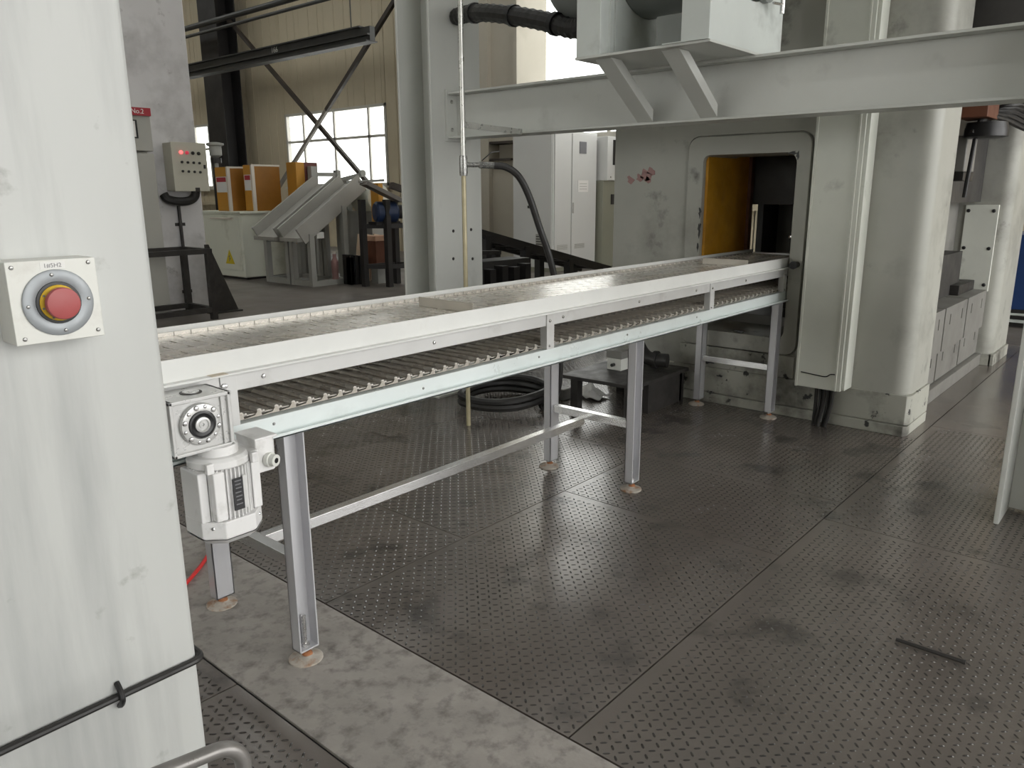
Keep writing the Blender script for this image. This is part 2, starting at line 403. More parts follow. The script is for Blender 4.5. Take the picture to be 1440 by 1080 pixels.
# ---- beige building pier with niche
pier = thing('brick_pier', 'beige painted building pier with recessed niches behind the grey cabinets', 'pillar', (11.6, 9.45, 0))
B(11.5, 9.72, 0, 12.46, 10.35, 9.9).build('pier_shaft', 'beigepier', pier)
B(11.62, 9.02, 0, 12.46, 9.72, 2.15).build('niche_back', 'beigepier', pier)
B(11.62, 9.02, 2.55, 12.46, 9.72, 9.9).build('niche_top', 'beigepier', pier)
B(11.85, 9.02, 2.15, 12.46, 9.72, 2.55).build('niche_back', 'beigepier', pier)
B(11.5, 8.92, 0, 12.46, 9.02, 9.9).build('pier_shaft', 'beigepier', pier)
B(11.50, 9.02, 2.50, 11.85, 9.70, 2.55).build('niche_ledge', 'brace', pier)
B(11.50, 9.1, 2.16, 11.62, 9.70, 2.20).build('niche_ledge', 'brace', pier)

# ================================================================== LEFT MACHINE COLUMN (foreground)
mc = thing('machine_column', 'off-white painted machine column carrying the red emergency stop box', 'column', (-1.3, -.6, 0))
B(-1.95, -.90, 0, -.765, -.32, 4.2).build('column_body', 'offwhite', mc, bevel=.012)
# e-stop box
es = thing('emergency_stop', 'white box with red mushroom button in grey ring on off-white column', 'switch', (-.914, -.9, 1.32))
B(-.966, -.945, 1.3195, -.862, -.899, 1.422).build('box_body', 'boxwhite', es, bevel=.002)
B(-.966, -.950, 1.3195, -.862, -.9445, 1.422).build('cover_plate', 'boxwhite', es, bevel=.0012)
cx, cz = -.9125, 1.3685
MB().lathe([(.0415, 0), (.0415, .002), (.040, .003), (.031, .0034), (.0265, .0020), (.0265, -.001)], (cx, -.950, cz), (0, -1, 0), 40).build('guard_ring', 'ringgrey', es)
MB().lathe([(.0262, 0), (.0262, .0035), (.018, .004)], (cx, -.950, cz), (0, -1, 0), 28).build('button_socket', 'black', es)
MB().lathe([(.0215, 0), (.0225, .0055), (.0205, .0070), (.012, .0070)], (cx-.0005, -.950, cz), (0, -1, 0), 28).build('yellow_collar', 'yellow', es, label='yellow collar with dark arrow marks')
for a in (150, 195, 240):
    x_, z_ = cx+.0205*math.cos(R(a)), cz+.0205*math.sin(R(a))
    B(x_-.0012, -.9580, z_-.0012, x_+.0012, -.9568, z_+.0012).build('arrow_mark', 'ink', es)
MB().lathe([(.010, 0), (.010, .010), (.0185, .011), (.0200, .013), (.0200, .0175), (.0190, .0195), (.015, .0205), (.001, .0210)], (cx, -.950, cz), (0, -1, 0), 32).build('mushroom_button', 'red', es, label='red mushroom button')
for dx, dz in ((-.045, .0445), (.043, .0455), (-.042, -.0435), (.0445, -.0425)):
    bolt(es, (-.914+dx, -.950, 1.3705+dz), (0, -1, 0), .0028, 'screw', name='screw')
for a in (97, 3, 183, 275):
    bolt(es, (cx+.0355*math.cos(R(a)), -.9533, cz+.0355*math.sin(R(a))), (0, -1, 0), .0024, 'screw', name='screw')
B(-.9275, -.9506, 1.4105, -.899, -.950, 1.4195).build('label_strip', 'labelpaper', es)
text('handwriting', '1#5H2', 'ink', es, (-.9135, -.9508, 1.4148), FACE_NY, .0075, .0001)
# conduit
cd = thing('black_conduit', 'glossy black cable running across the off-white column with one saddle clip', 'cable', (-.9, -.906, .765))
pts = [(-1.9, -.9065, .769), (-1.2, -.9065, .769), (-.90, -.9065, .769), (-.785, -.9065, .769)]
pts += [(-.777+.0185*math.sin(R(a)), -.888-.0185*math.cos(R(a)), .769) for a in range(0, 91, 10)]
pts += [(-.7585, -.80, .769), (-.7585, -.40, .769)]
MB().tube(pts, .0058, 10).build('cable', 'blackrubber', cd)
mb = MB(); mb.tube(smooth_path([(-.892, -.900, .789), (-.892, -.908, .783), (-.892, -.9150, .772), (-.892, -.9150, .765), (-.892, -.908, .755), (-.892, -.900, .750)], 4), .0043, 8)
mb.build('saddle_clip', 'black', cd)
# bent guard hoop at the foot of the column
hp = [(-1.45, -1.03, 0), (-1.45, -1.03, .768)]
A_, B_ = Vector((-1.45, -1.03, 0)), Vector((-.845, -1.172, 0)); hd = (B_-A_).normalized()
for k in range(9):
    a = R(90*k/8); hp.append(tuple(A_ + hd*(.034-.034*math.cos(a)) + Vector((0, 0, .766+.034*math.sin(a)))))
for k in range(9):
    a = R(90-90*k/8); hp.append(tuple(B_ - hd*(.034-.034*math.cos(a)) + Vector((0, 0, .766+.034*math.sin(a)))))
hp += [(-.845, -1.172, .70), (-.845, -1.172, 0)]
gh = thing('guard_hoop', 'bent grey steel tube hoop standing before the off-white column', 'railing', (-.845, -1.172, 0))
MB().tube(hp, .0105, 12).build('hoop_tube', 'hoopgrey', gh)
for p in ((-1.45, -1.03), (-.845, -1.172)):
    MB().lathe([(.04, -.001), (.04, .006), (.012, .007)], (p[0], p[1], 0), (0, 0, 1), 16).build('base_flange', 'pipe', gh)

# ================================================================== SLAT CONVEYOR
cv = thing('slat_conveyor', 'long steel slat conveyor with white side guards running into the grey press', 'conveyor', (0, .26, 0))
X0, X1, XL = -.80, 4.46, 3.822
def side(fn):
    fn(lambda y: y); fn(lambda y: .52-y)
def rails(my):
    # guard: upright leg + outward foot
    MB().box(X0, my(-.004), 1.006, X1, my(.001), 1.0716).box(X0, my(-.030), 1.004, XL, my(.001), 1.0105).build('side_guard', 'guardwhite', cv, bevel=.0012)
    MB().box(X0, my(-.003), .951, X1, my(.001), 1.004).box(X0, my(.001), .951, X1, my(.03), .954).build('upper_rail', 'railgrey', cv, bevel=.001)
    MB().box(X0, my(-.004), .787, X1, my(.000), .849).box(X0, my(-.030), .785, XL, my(.000), .7905).box(X0, my(-.030), .785, XL, my(-.0275), .7985).box(X0, my(.000), .843, X1, my(.035), .849).build('lower_rail', 'railblue', cv, bevel=.001)
    for x in (-.185, 1.292, 2.765, 3.80):
        MB().box(x-.025, my(-.009), .850, x+.025, my(-.0045), 1.003).box(x-.025, my(-.0045), .850, x-.0205, my(.028), 1.003).build('spacer_post', 'railgrey', cv, bevel=.001)
side(rails)
for x, z in ((-.071, .978), (.62, .976), (1.385, .976), (2.0, .976), (2.58, .976), (3.2, .976)): bolt(cv, (x, -.003, z), (0, -1, 0), .0075)
for x in (-.19, 1.292, 2.765, 3.80):
    bolt(cv, (x-.006, -.009, .972), (0, -1, 0), .0075); bolt(cv, (x-.008, -.009, .864), (0, -1, 0), .006)
for x in (-.05, .56, 1.22, 1.9, 2.6): bolt(cv, (x, -.004, .826 if x != .56 else .818), (0, -1, 0), .005, 'screw')
B(-.245, -.0305, 1.0095, -.195, -.004, 1.0115).build('tape_patch', 'tape', cv)
# flat tie bars under the belt between the rails
for x in (-.6, .5, 1.6, 2.7, 3.7):
    B(x-.02, .002, .957, x+.02, .518, .972).build('tie_bar', 'darksteel', cv)
# legs
for i, x in enumerate((0.0, 1.9835, 3.706)):
    for near in (True, False):
        y0, y1 = (-.028, .018) if near else (.502, .548)
        mb = MB(); w = .036; t = .005; bz = .045
        webY = (y1-t, y1) if near else (y0, y0+t)
        mb.box(x-w, webY[0], bz, x+w, webY[1], .787)
        mb.box(x-w, y0, bz, x-w+t, y1, .787).box(x+w-t, y0, bz, x+w, y1, .787)
        mb.box(x-w, y0, bz, x+w, y1, bz+.005)
        lg = mb.build('leg', 'legsteel', cv, bevel=.001)
        fy = 0 if near else .54
        MB().lathe([(.056, 0.0), (.056, .006), (.050, .010), (.030, .013), (.022, .020)], (x, fy, 0), (0, 0, 1), 28).build('foot_disc', 'footdisc', lg, label='round rusty levelling foot')
        MB().lathe([(.020, .010), (.017, .024), (.010, .030)], (x+.004, fy-.004, 0), (0, 0, 1), 14).build('rusty_nut', 'rust', lg)
        MB().lathe([(.008, .01), (.008, .16), (.004, .163)], (x, fy-.002, 0), (0, 0, 1), 10).build('levelling_bolt', 'rodsteel', lg)
        MB().lathe([(.014, .050), (.014, .062)], (x, fy-.002, 0), (0, 0, 1), 6).build('lock_nut', 'rodsteel', lg)
    cb = B(x-.020, .016, .330, x+.020, .504, .370).build('cross_bar', 'legbar', cv, bevel=.002)
B(.020, .285, .297, 1.9635, .325, .337).build('stretcher', 'legbar', cv, bevel=.002)
for y_ in (.36, .44): bolt(cv, (-.020, y_, .350), (-1, 0, 0), .006)
# belt slats
P_ = .0595
def slat_top(k):
    h = P_/2-.0006; y0, y1 = .030, .490; period = .112; nd, nw = .0065, .044
    edge = []; yy = y0 + [.03, .067, .104][k]
    if yy-period+nw > y0+.01: pass
    pts = [(h, y0)]
    while yy+nw < y1-.005:
        pts += [(h, yy), (h-nd, yy+.003), (h-nd, yy+nw-.003), (h, yy+nw)]; yy += period
    pts += [(h, y1), (-h, y1), (-h, y0)]
    mb = MB().prism([(a, b-.26) for a, b in pts], 'z', -.003, 0)
    for y_ in (.022, .492):
        mb.box(-P_*.56, y_-.26, -.014, P_*.36, y_+.0025-.26, .013).box(-P_*.3, y_+.003-.26, -.012, P_*.56, y_+.0055-.26, .009)
    mb.tube([(h-.002, -.245, -.010), (h-.002, .245, -.010)], .0065, 6)
    me = mb.mesh('slat'); me.materials.append(MATS['slat']); return me
tops = [slat_top(k) for k in range(3)]
def slat_ret():
    h = P_/2
    mb = MB().box(-h+.001, -.235, -.0015, h-.001, .235, .0015)
    mb.tube([(h-.004, -.238, .006), (h-.004, .238, .006)], .0085, 8)
    mb.tube([(-h+.012, -.235, .003), (-h+.012, .235, .003)], .005, 6)
    a = mb.mesh('return_slat'); a.materials.append(MATS['slat'])
    m2 = MB()
    m2.prism([(-h*1.1, -.008), (h*1.1, -.008), (h*1.05, -.002), (h*.9, .009), (h*.6, .009), (h*.3, -.003)], 'y', -.240, -.2425)
    b = m2.mesh('pin_end'); b.materials.append(MATS['cleat']); return a, b
ret, pin = slat_ret()
n = int((4.42-X0)/P_)
for i in range(n):
    x = X0+.03+i*P_
    inst(tops[(i*2) % 3], 'slat', cv, (x, .26, 1.045))
    r_ = inst(ret, 'return_slat', cv, (x+.01, .26, .862))
    o = link(bpy.data.objects.new('pin_end', pin)); o.parent = r_
# flight cleats standing on the belt
for x in (.895, 3.365):
    MB().box(x-.003, .062, 1.045, x+.003, .372, 1.083).box(x, .062, 1.045, x+.028, .372, 1.049).build('flight_cleat', 'cleat', cv, bevel=.001)
# end sprocket shafts
for x in (X0+.07, 4.38):
    MB().tube([(x, -.02 if x < 0 else .0, .95), (x, .54, .95)], .02, 12).build('end_shaft', 'rodsteel', cv)
    MB().tube([(x, .05, .95), (x, .47, .95)], .078, 20).build('end_drum', 'darksteel', cv)
B(X1-.02, -.004, .79, X1, .524, 1.05).build('end_plate', 'railgrey', cv, bevel=.001)
# bearing plate behind the gearbox
MB().box(-.46, -.012, .80, -.215, -.0035, 1.002).build('drive_plate', 'railgrey', cv, bevel=.0015)
bolt(cv, (-.40, -.012, .985), (0, -1, 0), .009); bolt(cv, (-.203, -.009, .972), (0, -1, 0), .0085)
# gearbox
gb = MB().box(-.424, -.150, .853, -.268, -.012, .992)
gb = gb.build('gearbox', 'gearcast', cv, bevel=.006)
MB().box(-.430, -.158, .986, -.262, -.030, .996).box(-.430, -.158, .848, -.262, -.030, .857).box(-.430, -.158, .848, -.421, -.030, .996).box(-.274, -.158, .848, -.264, -.030, .996).build('casing_rim', 'gearcast', gb, bevel=.002)
MB().box(-.292, -.156, .857, -.286, -.150, .986).build('casing_rib', 'gearcast', gb, bevel=.001)
cxg, czg = -.352, .925
MB().lathe([(.054, 0), (.056, .006), (.053, .013), (.044, .015), (.038, .015), (.036, .010)], (cxg, -.150, czg), (0, -1, 0), 40).build('bearing_flange', 'gearcast', gb)
MB().lathe([(.035, .0), (.035, .016), (.030, .017), (.021, .013)], (cxg, -.150, czg), (0, -1, 0), 32).build('oil_seal', 'black', gb)
MB().lathe([(.020, .0), (.020, .019), (.015, .020), (.015, .016), (.009, .016), (.009, .018), (.004, .018), (.003, .014)], (cxg, -.150, czg), (0, -1, 0), 28).build('hollow_shaft', 'gearcast', gb)
for k in range(12):
    a = R(15+30*k); bolt(gb, (cxg+.0465*math.cos(a), -.163, czg+.0465*math.sin(a)), (0, -1, 0), .0075 if k % 2 else .0055)
tcap = MB().lathe([(.028, 0), (.028, .002)], (-.340, -.095, .996), (0, 0, 1), 24).build('top_cap', 'darksteel', gb); MB().lathe([(.021, 0), (.021, .004)], (-.340, -.095, .996), (0, 0, 1), 24).build('top_cap_plug', 'gearcast', gb)
# motor
mxm, mym = -.296, -.122
def circ(rad, k): return [(mxm+rad*math.cos(2*math.pi*i/k), mym+rad*math.sin(2*math.pi*i/k)) for i in range(k)]
mo = MB().lathe([(.052, 0), (.052, .030)], (mxm, mym, .822), (0, 0, 1), 28)
mo.lathe([(.078, .0), (.081, .004), (.081, .020), (.070, .028)], (mxm, mym, .800), (0, 0, 1), 32)
mo.lathe([(.068, 0), (.068, .150)], (mxm, mym, .655), (0, 0, 1), 32)
mo = mo.build('motor', 'motorgrey', cv, bevel=.0015)
fin = MB()
for k in range(44):
    a = 2*math.pi*k/44
    if abs(math.degrees(math.atan2(math.sin(a), math.cos(a)))) < 24: continue
    c_, s_ = math.cos(a), math.sin(a); tx, ty = -s_*.0016, c_*.0016
    p = [(mxm+c_*r_+q*tx, mym+s_*r_+q*ty) for r_, q in ((.066, -1), (.0815, -1), (.0815, 1), (.066, 1))]
    fin.prism(p, 'z', .662, .800)
fin.build('cooling_fins', 'motorgrey', mo)
# square pads on the sides of the motor body
MB().box(mxm-.088, mym-.050, .660, mxm-.062, mym+.045, .798).build('side_pad', 'motorgrey', mo, bevel=.004)
MB().box(mxm-.062, mym-.082, .664, mxm-.030, mym-.055, .798).build('side_pad', 'motorgrey', mo, bevel=.004)
MB().box(mxm+.058, mym-.062, .662, mxm+.084, mym+.045, .826).build('side_pad', 'motorgrey', mo, bevel=.004)
# fan cowl: chamfered octagon
def octa(r1, ch): return [(mxm+a*r1, mym+b*r1) for a, b in ((-1, -1+ch), (-1+ch, -1), (1-ch, -1), (1, -1+ch), (1, 1-ch), (1-ch, 1), (-1+ch, 1), (-1, 1-ch))]
fc = MB().prism(octa(.088, .50), 'z', .6155, .662).prism(octa(.084, .50), 'z', .611, .617)
t0 = octa(.088, .5); t1 = octa(.070, .55)
fc.add([(p[0], p[1], .612) for p in t0]+[(p[0], p[1], .594) for p in t1], [list(range(8, 16))]+[(i, (i+1) % 8, (i+1) % 8+8, i+8) for i in range(8)])
fc = fc.build('fan_cowl', 'motorgrey', mo, bevel=.003)
for sx, sy in ((-1, -1), (1, -1)):
    bolt(fc, (mxm+sx*.068, mym+sy*.0645, .645), (sx*.7, sy*.7, 0), .005)
    MB().box(mxm+sx*.064-.010, mym+sy*.070-.008, .798, mxm+sx*.064+.010, mym+sy*.070+.008, .826).build('flange_lug', 'motorgrey', mo, bevel=.003)
# nameplate on the fins, facing -Y
npl = MB().box(mxm-.012, mym-.0855, .684, mxm+.017, mym-.0815, .772).build('nameplate', 'nameplate', mo)
MB().box(mxm+.017, mym-.0860, .684, mxm+.027, mym-.0810, .776).build('plate_edge', 'plateprint', mo)
for k, zz in enumerate((.765, .755, .745, .733, .722, .712, .700)):
    MB().box(mxm-.007+.001*(k % 3), mym-.0860, zz-.0016, mxm+.012-.002*(k % 2), mym-.0855, zz+.0016).build('print_line', 'ink', npl)
# terminal box with cable gland
tb = MB().prism([(.082, -.050), (.135, -.050), (.147, -.038), (.147, .038), (.135, .05), (.082, .05)], 'z', .752, .850)
for i, v in enumerate(tb.v): tb.v[i] = Vector((v.x+mxm, v.y+mym, v.z))
tb = tb.build('terminal_box', 'motorgrey', mo, bevel=.004)
MB().box(mxm+.080, mym-.053, .846, mxm+.150, mym+.053, .853).build('box_lid', 'motorgrey', tb, bevel=.002)
MB().lathe([(.021, 0), (.021, .012), (.017, .013), (.017, .028), (.008, .029), (.008, .020)], (mxm+.118, mym-.048, .785), (.35, -1, 0), 16).build('cable_gland', 'boxwhite', tb)
MB().lathe([(.0075, 0), (.0075, .0295)], (mxm+.118, mym-.048, .785), (.35, -1, 0), 12).build('gland_bore', 'black', tb)

# ================================================================== STEEL GANTRY (columns + beam) 
ga = thing('steel_gantry', 'light grey steel gantry of two wide-flange columns and a cross beam', 'gantry', (2.94, .3, 0))
def hcol(ya, yb, plate=True):     # flanges normal to Y at ya (towards -Y) and yb
    t = .022
    c = MB().box(2.70, ya, 0, 3.20, ya+t, 4.6).box(2.70, yb-t, 0, 3.20, yb, 4.6).box(2.93, ya+t, .012, 2.955, yb-t, 4.6)
    c = c.build('column', 'columnpaint', ga, bevel=.003)
    if plate: B(2.62, ya-.08, -.001, 3.28, yb+.08, .014).build('base_plate', 'columnpaint', c, bevel=.002)
    return c
c1 = hcol(2.17, 2.52)
c2 = hcol(-1.88, -1.51, False)
MB().box(2.905, 2.205, .4, 2.935, 2.213, 4.6).build('weld_angle', 'columnpaint', c1)
for x, z in ((2.888, 1.223), (3.078, 1.226), (2.881, 1.019), (3.089, 1.005), (2.888, .60), (3.085, .60)): bolt(c1, (x, 2.17, z), (0, -1, 0), .012, 'darksteel', .5)
bt = .014
bm_ = MB().box(2.84, -1.51, 2.176, 3.04, 2.158, 2.190).box(2.84, -1.51, 1.878, 3.04, 2.158, 1.892).box(2.932, -1.51, 1.892, 2.946, 2.158, 2.176)
bm_ = bm_.build('beam', 'beampaint', ga, bevel=.002)
for ya, yb in ((2.150, 2.172), (-1.512, -1.498)):
    B(2.83, ya, 1.86, 3.05, yb, 2.21).build('end_plate', 'beampaint', bm_, bevel=.002)
for z in (2.13, 1.94):
    for x in (2.88, 3.0): bolt(bm_, (x, 2.150, z), (0, -1, 0), .014, 'pipe')
# shelf and struts
B(2.34, -.135, 2.190, 2.93, .66, 2.203).build('shelf_plate', 'beampaint', ga, bevel=.002)
for y0, y1 in ((.062, .165), (.465, .57)):
    MB().prism([(2.845, 1.893), (2.845, 1.96), (2.50, 2.190), (2.40, 2.190)], 'y', y0, y1).build('strut', 'beampaint', ga, bevel=.003)
# tank with saddles
tk = thing('compressed_air_tank', 'dark grey horizontal tank in pale saddles on the gantry shelf', 'tank', (2.78, .25, 2.203))
tr, tx, tz = .36, 2.78, 2.80
tank = MB().lathe([(.02, -.42), (.20, -.36), (.31, -.29), (.355, -.20), (tr, -.12), (tr, .62), (.355, .70), (.31, .79), (.20, .86), (.02, .92)], (tx, .22, tz), (0, 1, 0), 40).build('tank_shell', 'tankgrey', tk)
MB().lathe([(tr+.004, 0), (tr+.004, .012)], (tx, .80, tz), (0, 1, 0), 40).build('weld_seam', 'tankgrey', tank)
def saddle(ya, yb, xa, xb):
    top = [(tx+tr*1.003*math.cos(a), tz+tr*1.003*math.sin(a)) for a in [R(218+ (322-218)*i/14) for i in range(15)]]
    top = [p for p in top if xa < p[0] < xb]
    poly = [(xa, 2.203), (xb, 2.203), (xb, 2.62)] + top[::-1] + [(xa, 2.62)]
    return MB().prism(poly, 'y', ya, yb)
sd = saddle(-.131, .02, 2.335, 3.17).build('saddle', 'saddle', tk, bevel=.003)
sd2 = saddle(.50, .655, 2.345, 3.17).build('saddle', 'saddle', tk, bevel=.003)
for q in (2.42, 2.47): B(q, .488, 2.206, q+.012, .50, 2.50).build('saddle_rib', 'saddle', sd2)
B(2.44, .02, 2.203, 2.455, .22, 2.36).build('stiffener', 'tankgrey', tk)
B(2.33, -.128, 2.203, 2.36, .12, 2.208).build('shim_strip', 'saddle', tk)
MB().lathe([(.10, 0), (.10, .03), (.07, .04)], (2.90, -.131, 2.545), (0, -1, 0), 24).build('manhole_rim', 'tankgrey', tk)
tap = MB().tube([(2.99, -.20, 2.52), (2.99, -.20, 2.40)], .012, 10).tube([(2.90, -.19, 2.44), (2.99, -.2, 2.445)], .007, 8).build('drain_tap', 'brightsteel', tk)
# black corrugated hose from column to tank
hs = thing('ribbed_hose', 'thick black ribbed hose slung from the column to the tank', 'hose', (2.7, 1.6, 2.6))
hp = smooth_path([(2.95, 2.16, 2.70), (2.90, 1.98, 2.69), (2.80, 1.70, 2.64), (2.70, 1.35, 2.555), (2.62, 1.05, 2.47), (2.60, .86, 2.41), (2.62, .78, 2.44)], 8)
MB().tube(hp, [.052 + (.006 if i % 2 else 0) for i in range(len(hp))], 12).build('hose', 'blackrubber', hs, smooth=20)
for k in (10, 22, 33):
    MB().tube([hp[k], hp[k]+(hp[k+1]-hp[k]).normalized()*.035], .066, 14).build('hose_clamp', 'black', hs)
# air pipe with valve and branch hose
ap = thing('air_pipe', 'thin upright galvanised air pipe in front of the grey column', 'pipe', (2.267, 1.443, 0))
MB().tube([(2.267, 1.443, 1.60), (2.267, 1.443, 4.5)], .0165, 12).build('upper_pipe', 'pipe', ap)
MB().tube([(2.267, 1.443, 0), (2.267, 1.443, 1.60)], .0150, 12).build('lower_pipe', 'pipetan', ap)
MB().lathe([(.024, 0), (.026, .02), (.026, .10), (.024, .12)], (2.267, 1.443, 1.60), (0, 0, 1), 12).build('tee_joint', 'screw', ap)
MB().tube([(2.267, 1.443, 1.665), (2.345, 1.385, 1.665)], .015, 10).tube([(2.345, 1.385, 1.665), (2.42, 1.33, 1.662)], .020, 8).build('valve_body', 'screw', ap)
MB().bar((2.36, 1.375, 1.69), (2.40, 1.33, 1.74), .012, .006).bar((2.40, 1.33, 1.74), (2.44, 1.30, 1.745), .012, .006).build('valve_lever', 'black', ap)
hz = smooth_path([(2.42, 1.33, 1.662), (2.48, 1.285, 1.652), (2.545, 1.24, 1.60), (2.60, 1.20, 1.48), (2.66, 1.16, 1.28), (2.72, 1.12, 1.08), (2.76, 1.09, .85), (2.78, 1.08, .55), (2.80, 1.10, .25), (2.81, 1.16, .09), (2.83, 1.23, .035), (2.87, 1.285, .028)], 6)
MB().tube(hz, .022, 10).build('branch_hose', 'blackrubber', ap)
MB().bar((2.267, 1.443, 1.90), (2.84, 1.46, 1.888), .008, .035).build('pipe_bracket', 'pipe', ap)

# ================================================================== FORGING PRESS
pr = thing('forging_press', 'huge grey painted forging press with orange-lined feed opening', 'press', (5.5, .3, 0))
hole = rr(-.012, .645, .53, 1.74, (.045, .07, .05, .06))
HT = 4.6
outer = []
for (y_, z_) in hole:       # map the hole points onto a rectangle
    outer.append((-.70 if y_ < .3165 else 1.39, 0.0 if z_ < 1.135 else HT))
def frame(xa, xb, name, face=0.0):
    mb = MB().ring(outer, hole, 'x', xa+face, xb)
    if face:            # face skin around the surround: leaves a real groove
        gi = rr(-.110, .772, .412, 1.872, .08); go = [(-.70 if y_ < .3165 else 1.39, 0.0 if z_ < 1.135 else HT) for y_, z_ in gi]
        mb.ring(go, gi, 'x', xa, xa+face)
    ra = .10; prof = [(xa, -.70)] + [(xa+ra-ra*math.cos(R(a)), -.82+ra-ra*math.sin(R(a))) for a in range(0, 91, 10)] + [(xb, -.82), (xb, -.70)]
    mb.prism(prof, 'z', 0, HT)
    return mb.build(name, 'presspaint', pr)
ff = frame(3.85, 4.30, 'front_frame', .02)
rf = frame(6.50, 7.15, 'rear_frame')
ro = rr(-.100, .762, .42, 1.862, .075)
MB().ring(ro, hole, 'x', 3.826, 3.872).build('opening_surround', 'presspaint', ff, bevel=.004)
# plinth courses
for z0, z1, xx in ((0, .066, 3.822), (.070, .258, 3.838)):
    prof = [(xx, 1.39), (xx, -.815), (xx+.03, -.835), (4.30, -.835), (4.30, -.8), (3.86, -.8), (3.86, 1.39)]
    MB().prism(prof, 'z', z0, z1).build('plinth_course', 'pressbase', ff, bevel=.004)
B(3.828, -.098, .262, 3.852, .76, .412).build('plinth_course', 'pressbase', ff, bevel=.003)
B(6.48, -.84, 0, 7.15, -.80, .10).build('plinth_course', 'pressbase', rf, bevel=.004)
B(6.48, -.82, 0, 6.50, 1.39, .10).build('plinth_course', 'pressbase', rf, bevel=.004)
# cable cover
cc = MB().box(3.70, -.455, .255, 3.85, -.175, HT).build('cable_cover', 'coverpaint', pr, bevel=.004)
B(3.692, -.182, .255, 3.70, -.166, HT).build('cover_lip', 'coverpaint', cc, bevel=.002)
B(3.692, -.430, .255, 3.70, -.418, HT).build('cover_lip', 'coverpaint', cc, bevel=.002)
B(3.712, -.478, .262, 3.85, -.455, HT).build('cover_lip', 'coverpaint', cc, bevel=.004)
MB().tube(smooth_path([(3.697, -.20, .352), (3.697, -.30, .344), (3.697, -.36, .342), (3.697, -.39, .362), (3.697, -.425, .364)], 4), .0035, 6).build('tie_wire', 'black', cc)
for q in range(5):
    MB().tube(smooth_path([(3.78, -.28-.025*q, .30), (3.775+.01*(q % 2), -.285-.025*q, .15), (3.75-.02*(q % 3), -.29-.02*q, .0)], 4), .012, 8).build('hanging_cable', 'blackrubber', pr)
MB().lathe([(.02, 0), (.02, .05), (.026, .055), (.026, .07)], (3.826, -.068, 1.03), (-1, 0, 0), 14).build('black_knob', 'black', pr)
for y_, z_, a_, b_ in ((.652, 1.36, .010, .045), (.650, 1.24, .012, .06), (.655, 1.12, .009, .04), (.02, 1.735, .035, .012), (-.015, 1.72, .012, .03), (.30, .545, .05, .010), (.52, .300, .05, .022), (.43, .205, .03, .010), (.60, .335, .02, .012)):
    MB().prism([(y_+a_*(.8+.4*math.sin(5*q+z_*31))*math.cos(q), z_+b_*(.8+.35*math.cos(3*q+y_*17))*math.sin(q)) for q in [2*math.pi*i/12 for i in range(12)]], 'x', 3.8245, 3.8275).build('paint_chip', 'black', pr)
# red paint marks on the front frame
for y_, z_, s_ in ((1.17, 1.60, .035), (1.12, 1.62, .055), (1.075, 1.645, .04), (1.10, 1.585, .03), (1.25, 1.585, .036)):
    MB().prism([(y_+s_*(.8+.35*math.sin(3*a+y_*9))*math.cos(a), z_+s_*(.8+.3*math.cos(2*a+z_*7))*math.sin(a)) for a in [2*math.pi*i/10 for i in range(10)]], 'x', 3.8488, 3.8503).build('red_paint_mark', 'redpaint', pr)
# orange lining and dark interior
B(3.87, .626, .80, 4.52, .6445, 1.90).build('orange_lining', 'orange', pr, label='orange painted lining plate of the opening')
B(4.52, .60, .70, 4.57, .66, 1.9).build('lining_post', 'redbrown', pr)
B(4.60, -.58, 1.40, 6.48, 1.36, HT).build('press_ram', 'ramdark', pr)  # ram made wide to keep light out of the opening
B(4.30, -.58, 1.92, 4.60, 1.36, HT).build('ram_light_cover', 'ramdark', pr)  # added cover closing the gap beside the ram, blocks light
B(4.60, 1.18, .60, 5.74, 1.24, 1.40).build('side_light_shield', 'ramdark', pr)  # added panels, keep light from the +Y side out of the press
B(6.12, 1.18, .60, 6.48, 1.24, 1.40).build('side_light_shield', 'ramdark', pr)
B(4.32, -.42, .66, 6.48, -.38, 2.30).build('bay_light_shield', 'bedgrey', pr)  # added panel, blocks bay light from the press interior
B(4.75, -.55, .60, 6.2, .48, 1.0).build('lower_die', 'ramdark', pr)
B(5.1, .0, 1.0, 6.0, .30, 1.08).build('die_insert', 'bedgrey', pr)
B(4.62, .02, 1.0, 4.66, .22, 1.30).build('guide_block', 'darksteel', pr)
bolt(pr, (4.62, .30, 1.16), (-1, 0, 0), .02, 'rodsteel')
# bed with clamped blocks
bd = B(4.30, -.68, 0, 6.50, 1.25, .60).build('press_bed', 'bedgrey', pr, bevel=.004)
B(4.30, -.74, 0, 6.50, -.68, .10).build('bed_step', 'bedgrey', bd, bevel=.004)
for k in range(3):
    x = 4.34+k*.72
    for ya, yb, yc_, z0, z1, sa, sb in ((-.72, -.66, -.30, .34, .66, .52, .60), (-.70, -.65, -.60, .11, .33, .24, .31)):
        mb = B(x, yb, z0, x+.69, yc_, z1)
        for xa, xb in ((0, .148), (.172, .528), (.552, .69)): mb.box(x+xa, ya, z0, x+xb, yb, z1)
        for q in (.16, .54): mb.box(x+q-.012, ya, z0, x+q+.012, yb, sa).box(x+q-.012, ya, sb, x+q+.012, yb, z1)
        mb.build('bed_block', 'bedgrey', bd)
B(5.9, -.62, .66, 6.46, -.36, .74).build('bed_clamp', 'darksteel', bd, bevel=.006)
# bolted access panel
apn = B(6.474, -.725, .645, 6.50, -.475, 1.375).build('access_panel', 'coverpaint', rf, bevel=.004)
for y_ in (-.50, -.69):
    for z in (.70, 1.01, 1.325): bolt(apn, (6.474, y_, z), (-1, 0, 0), .016, 'black')
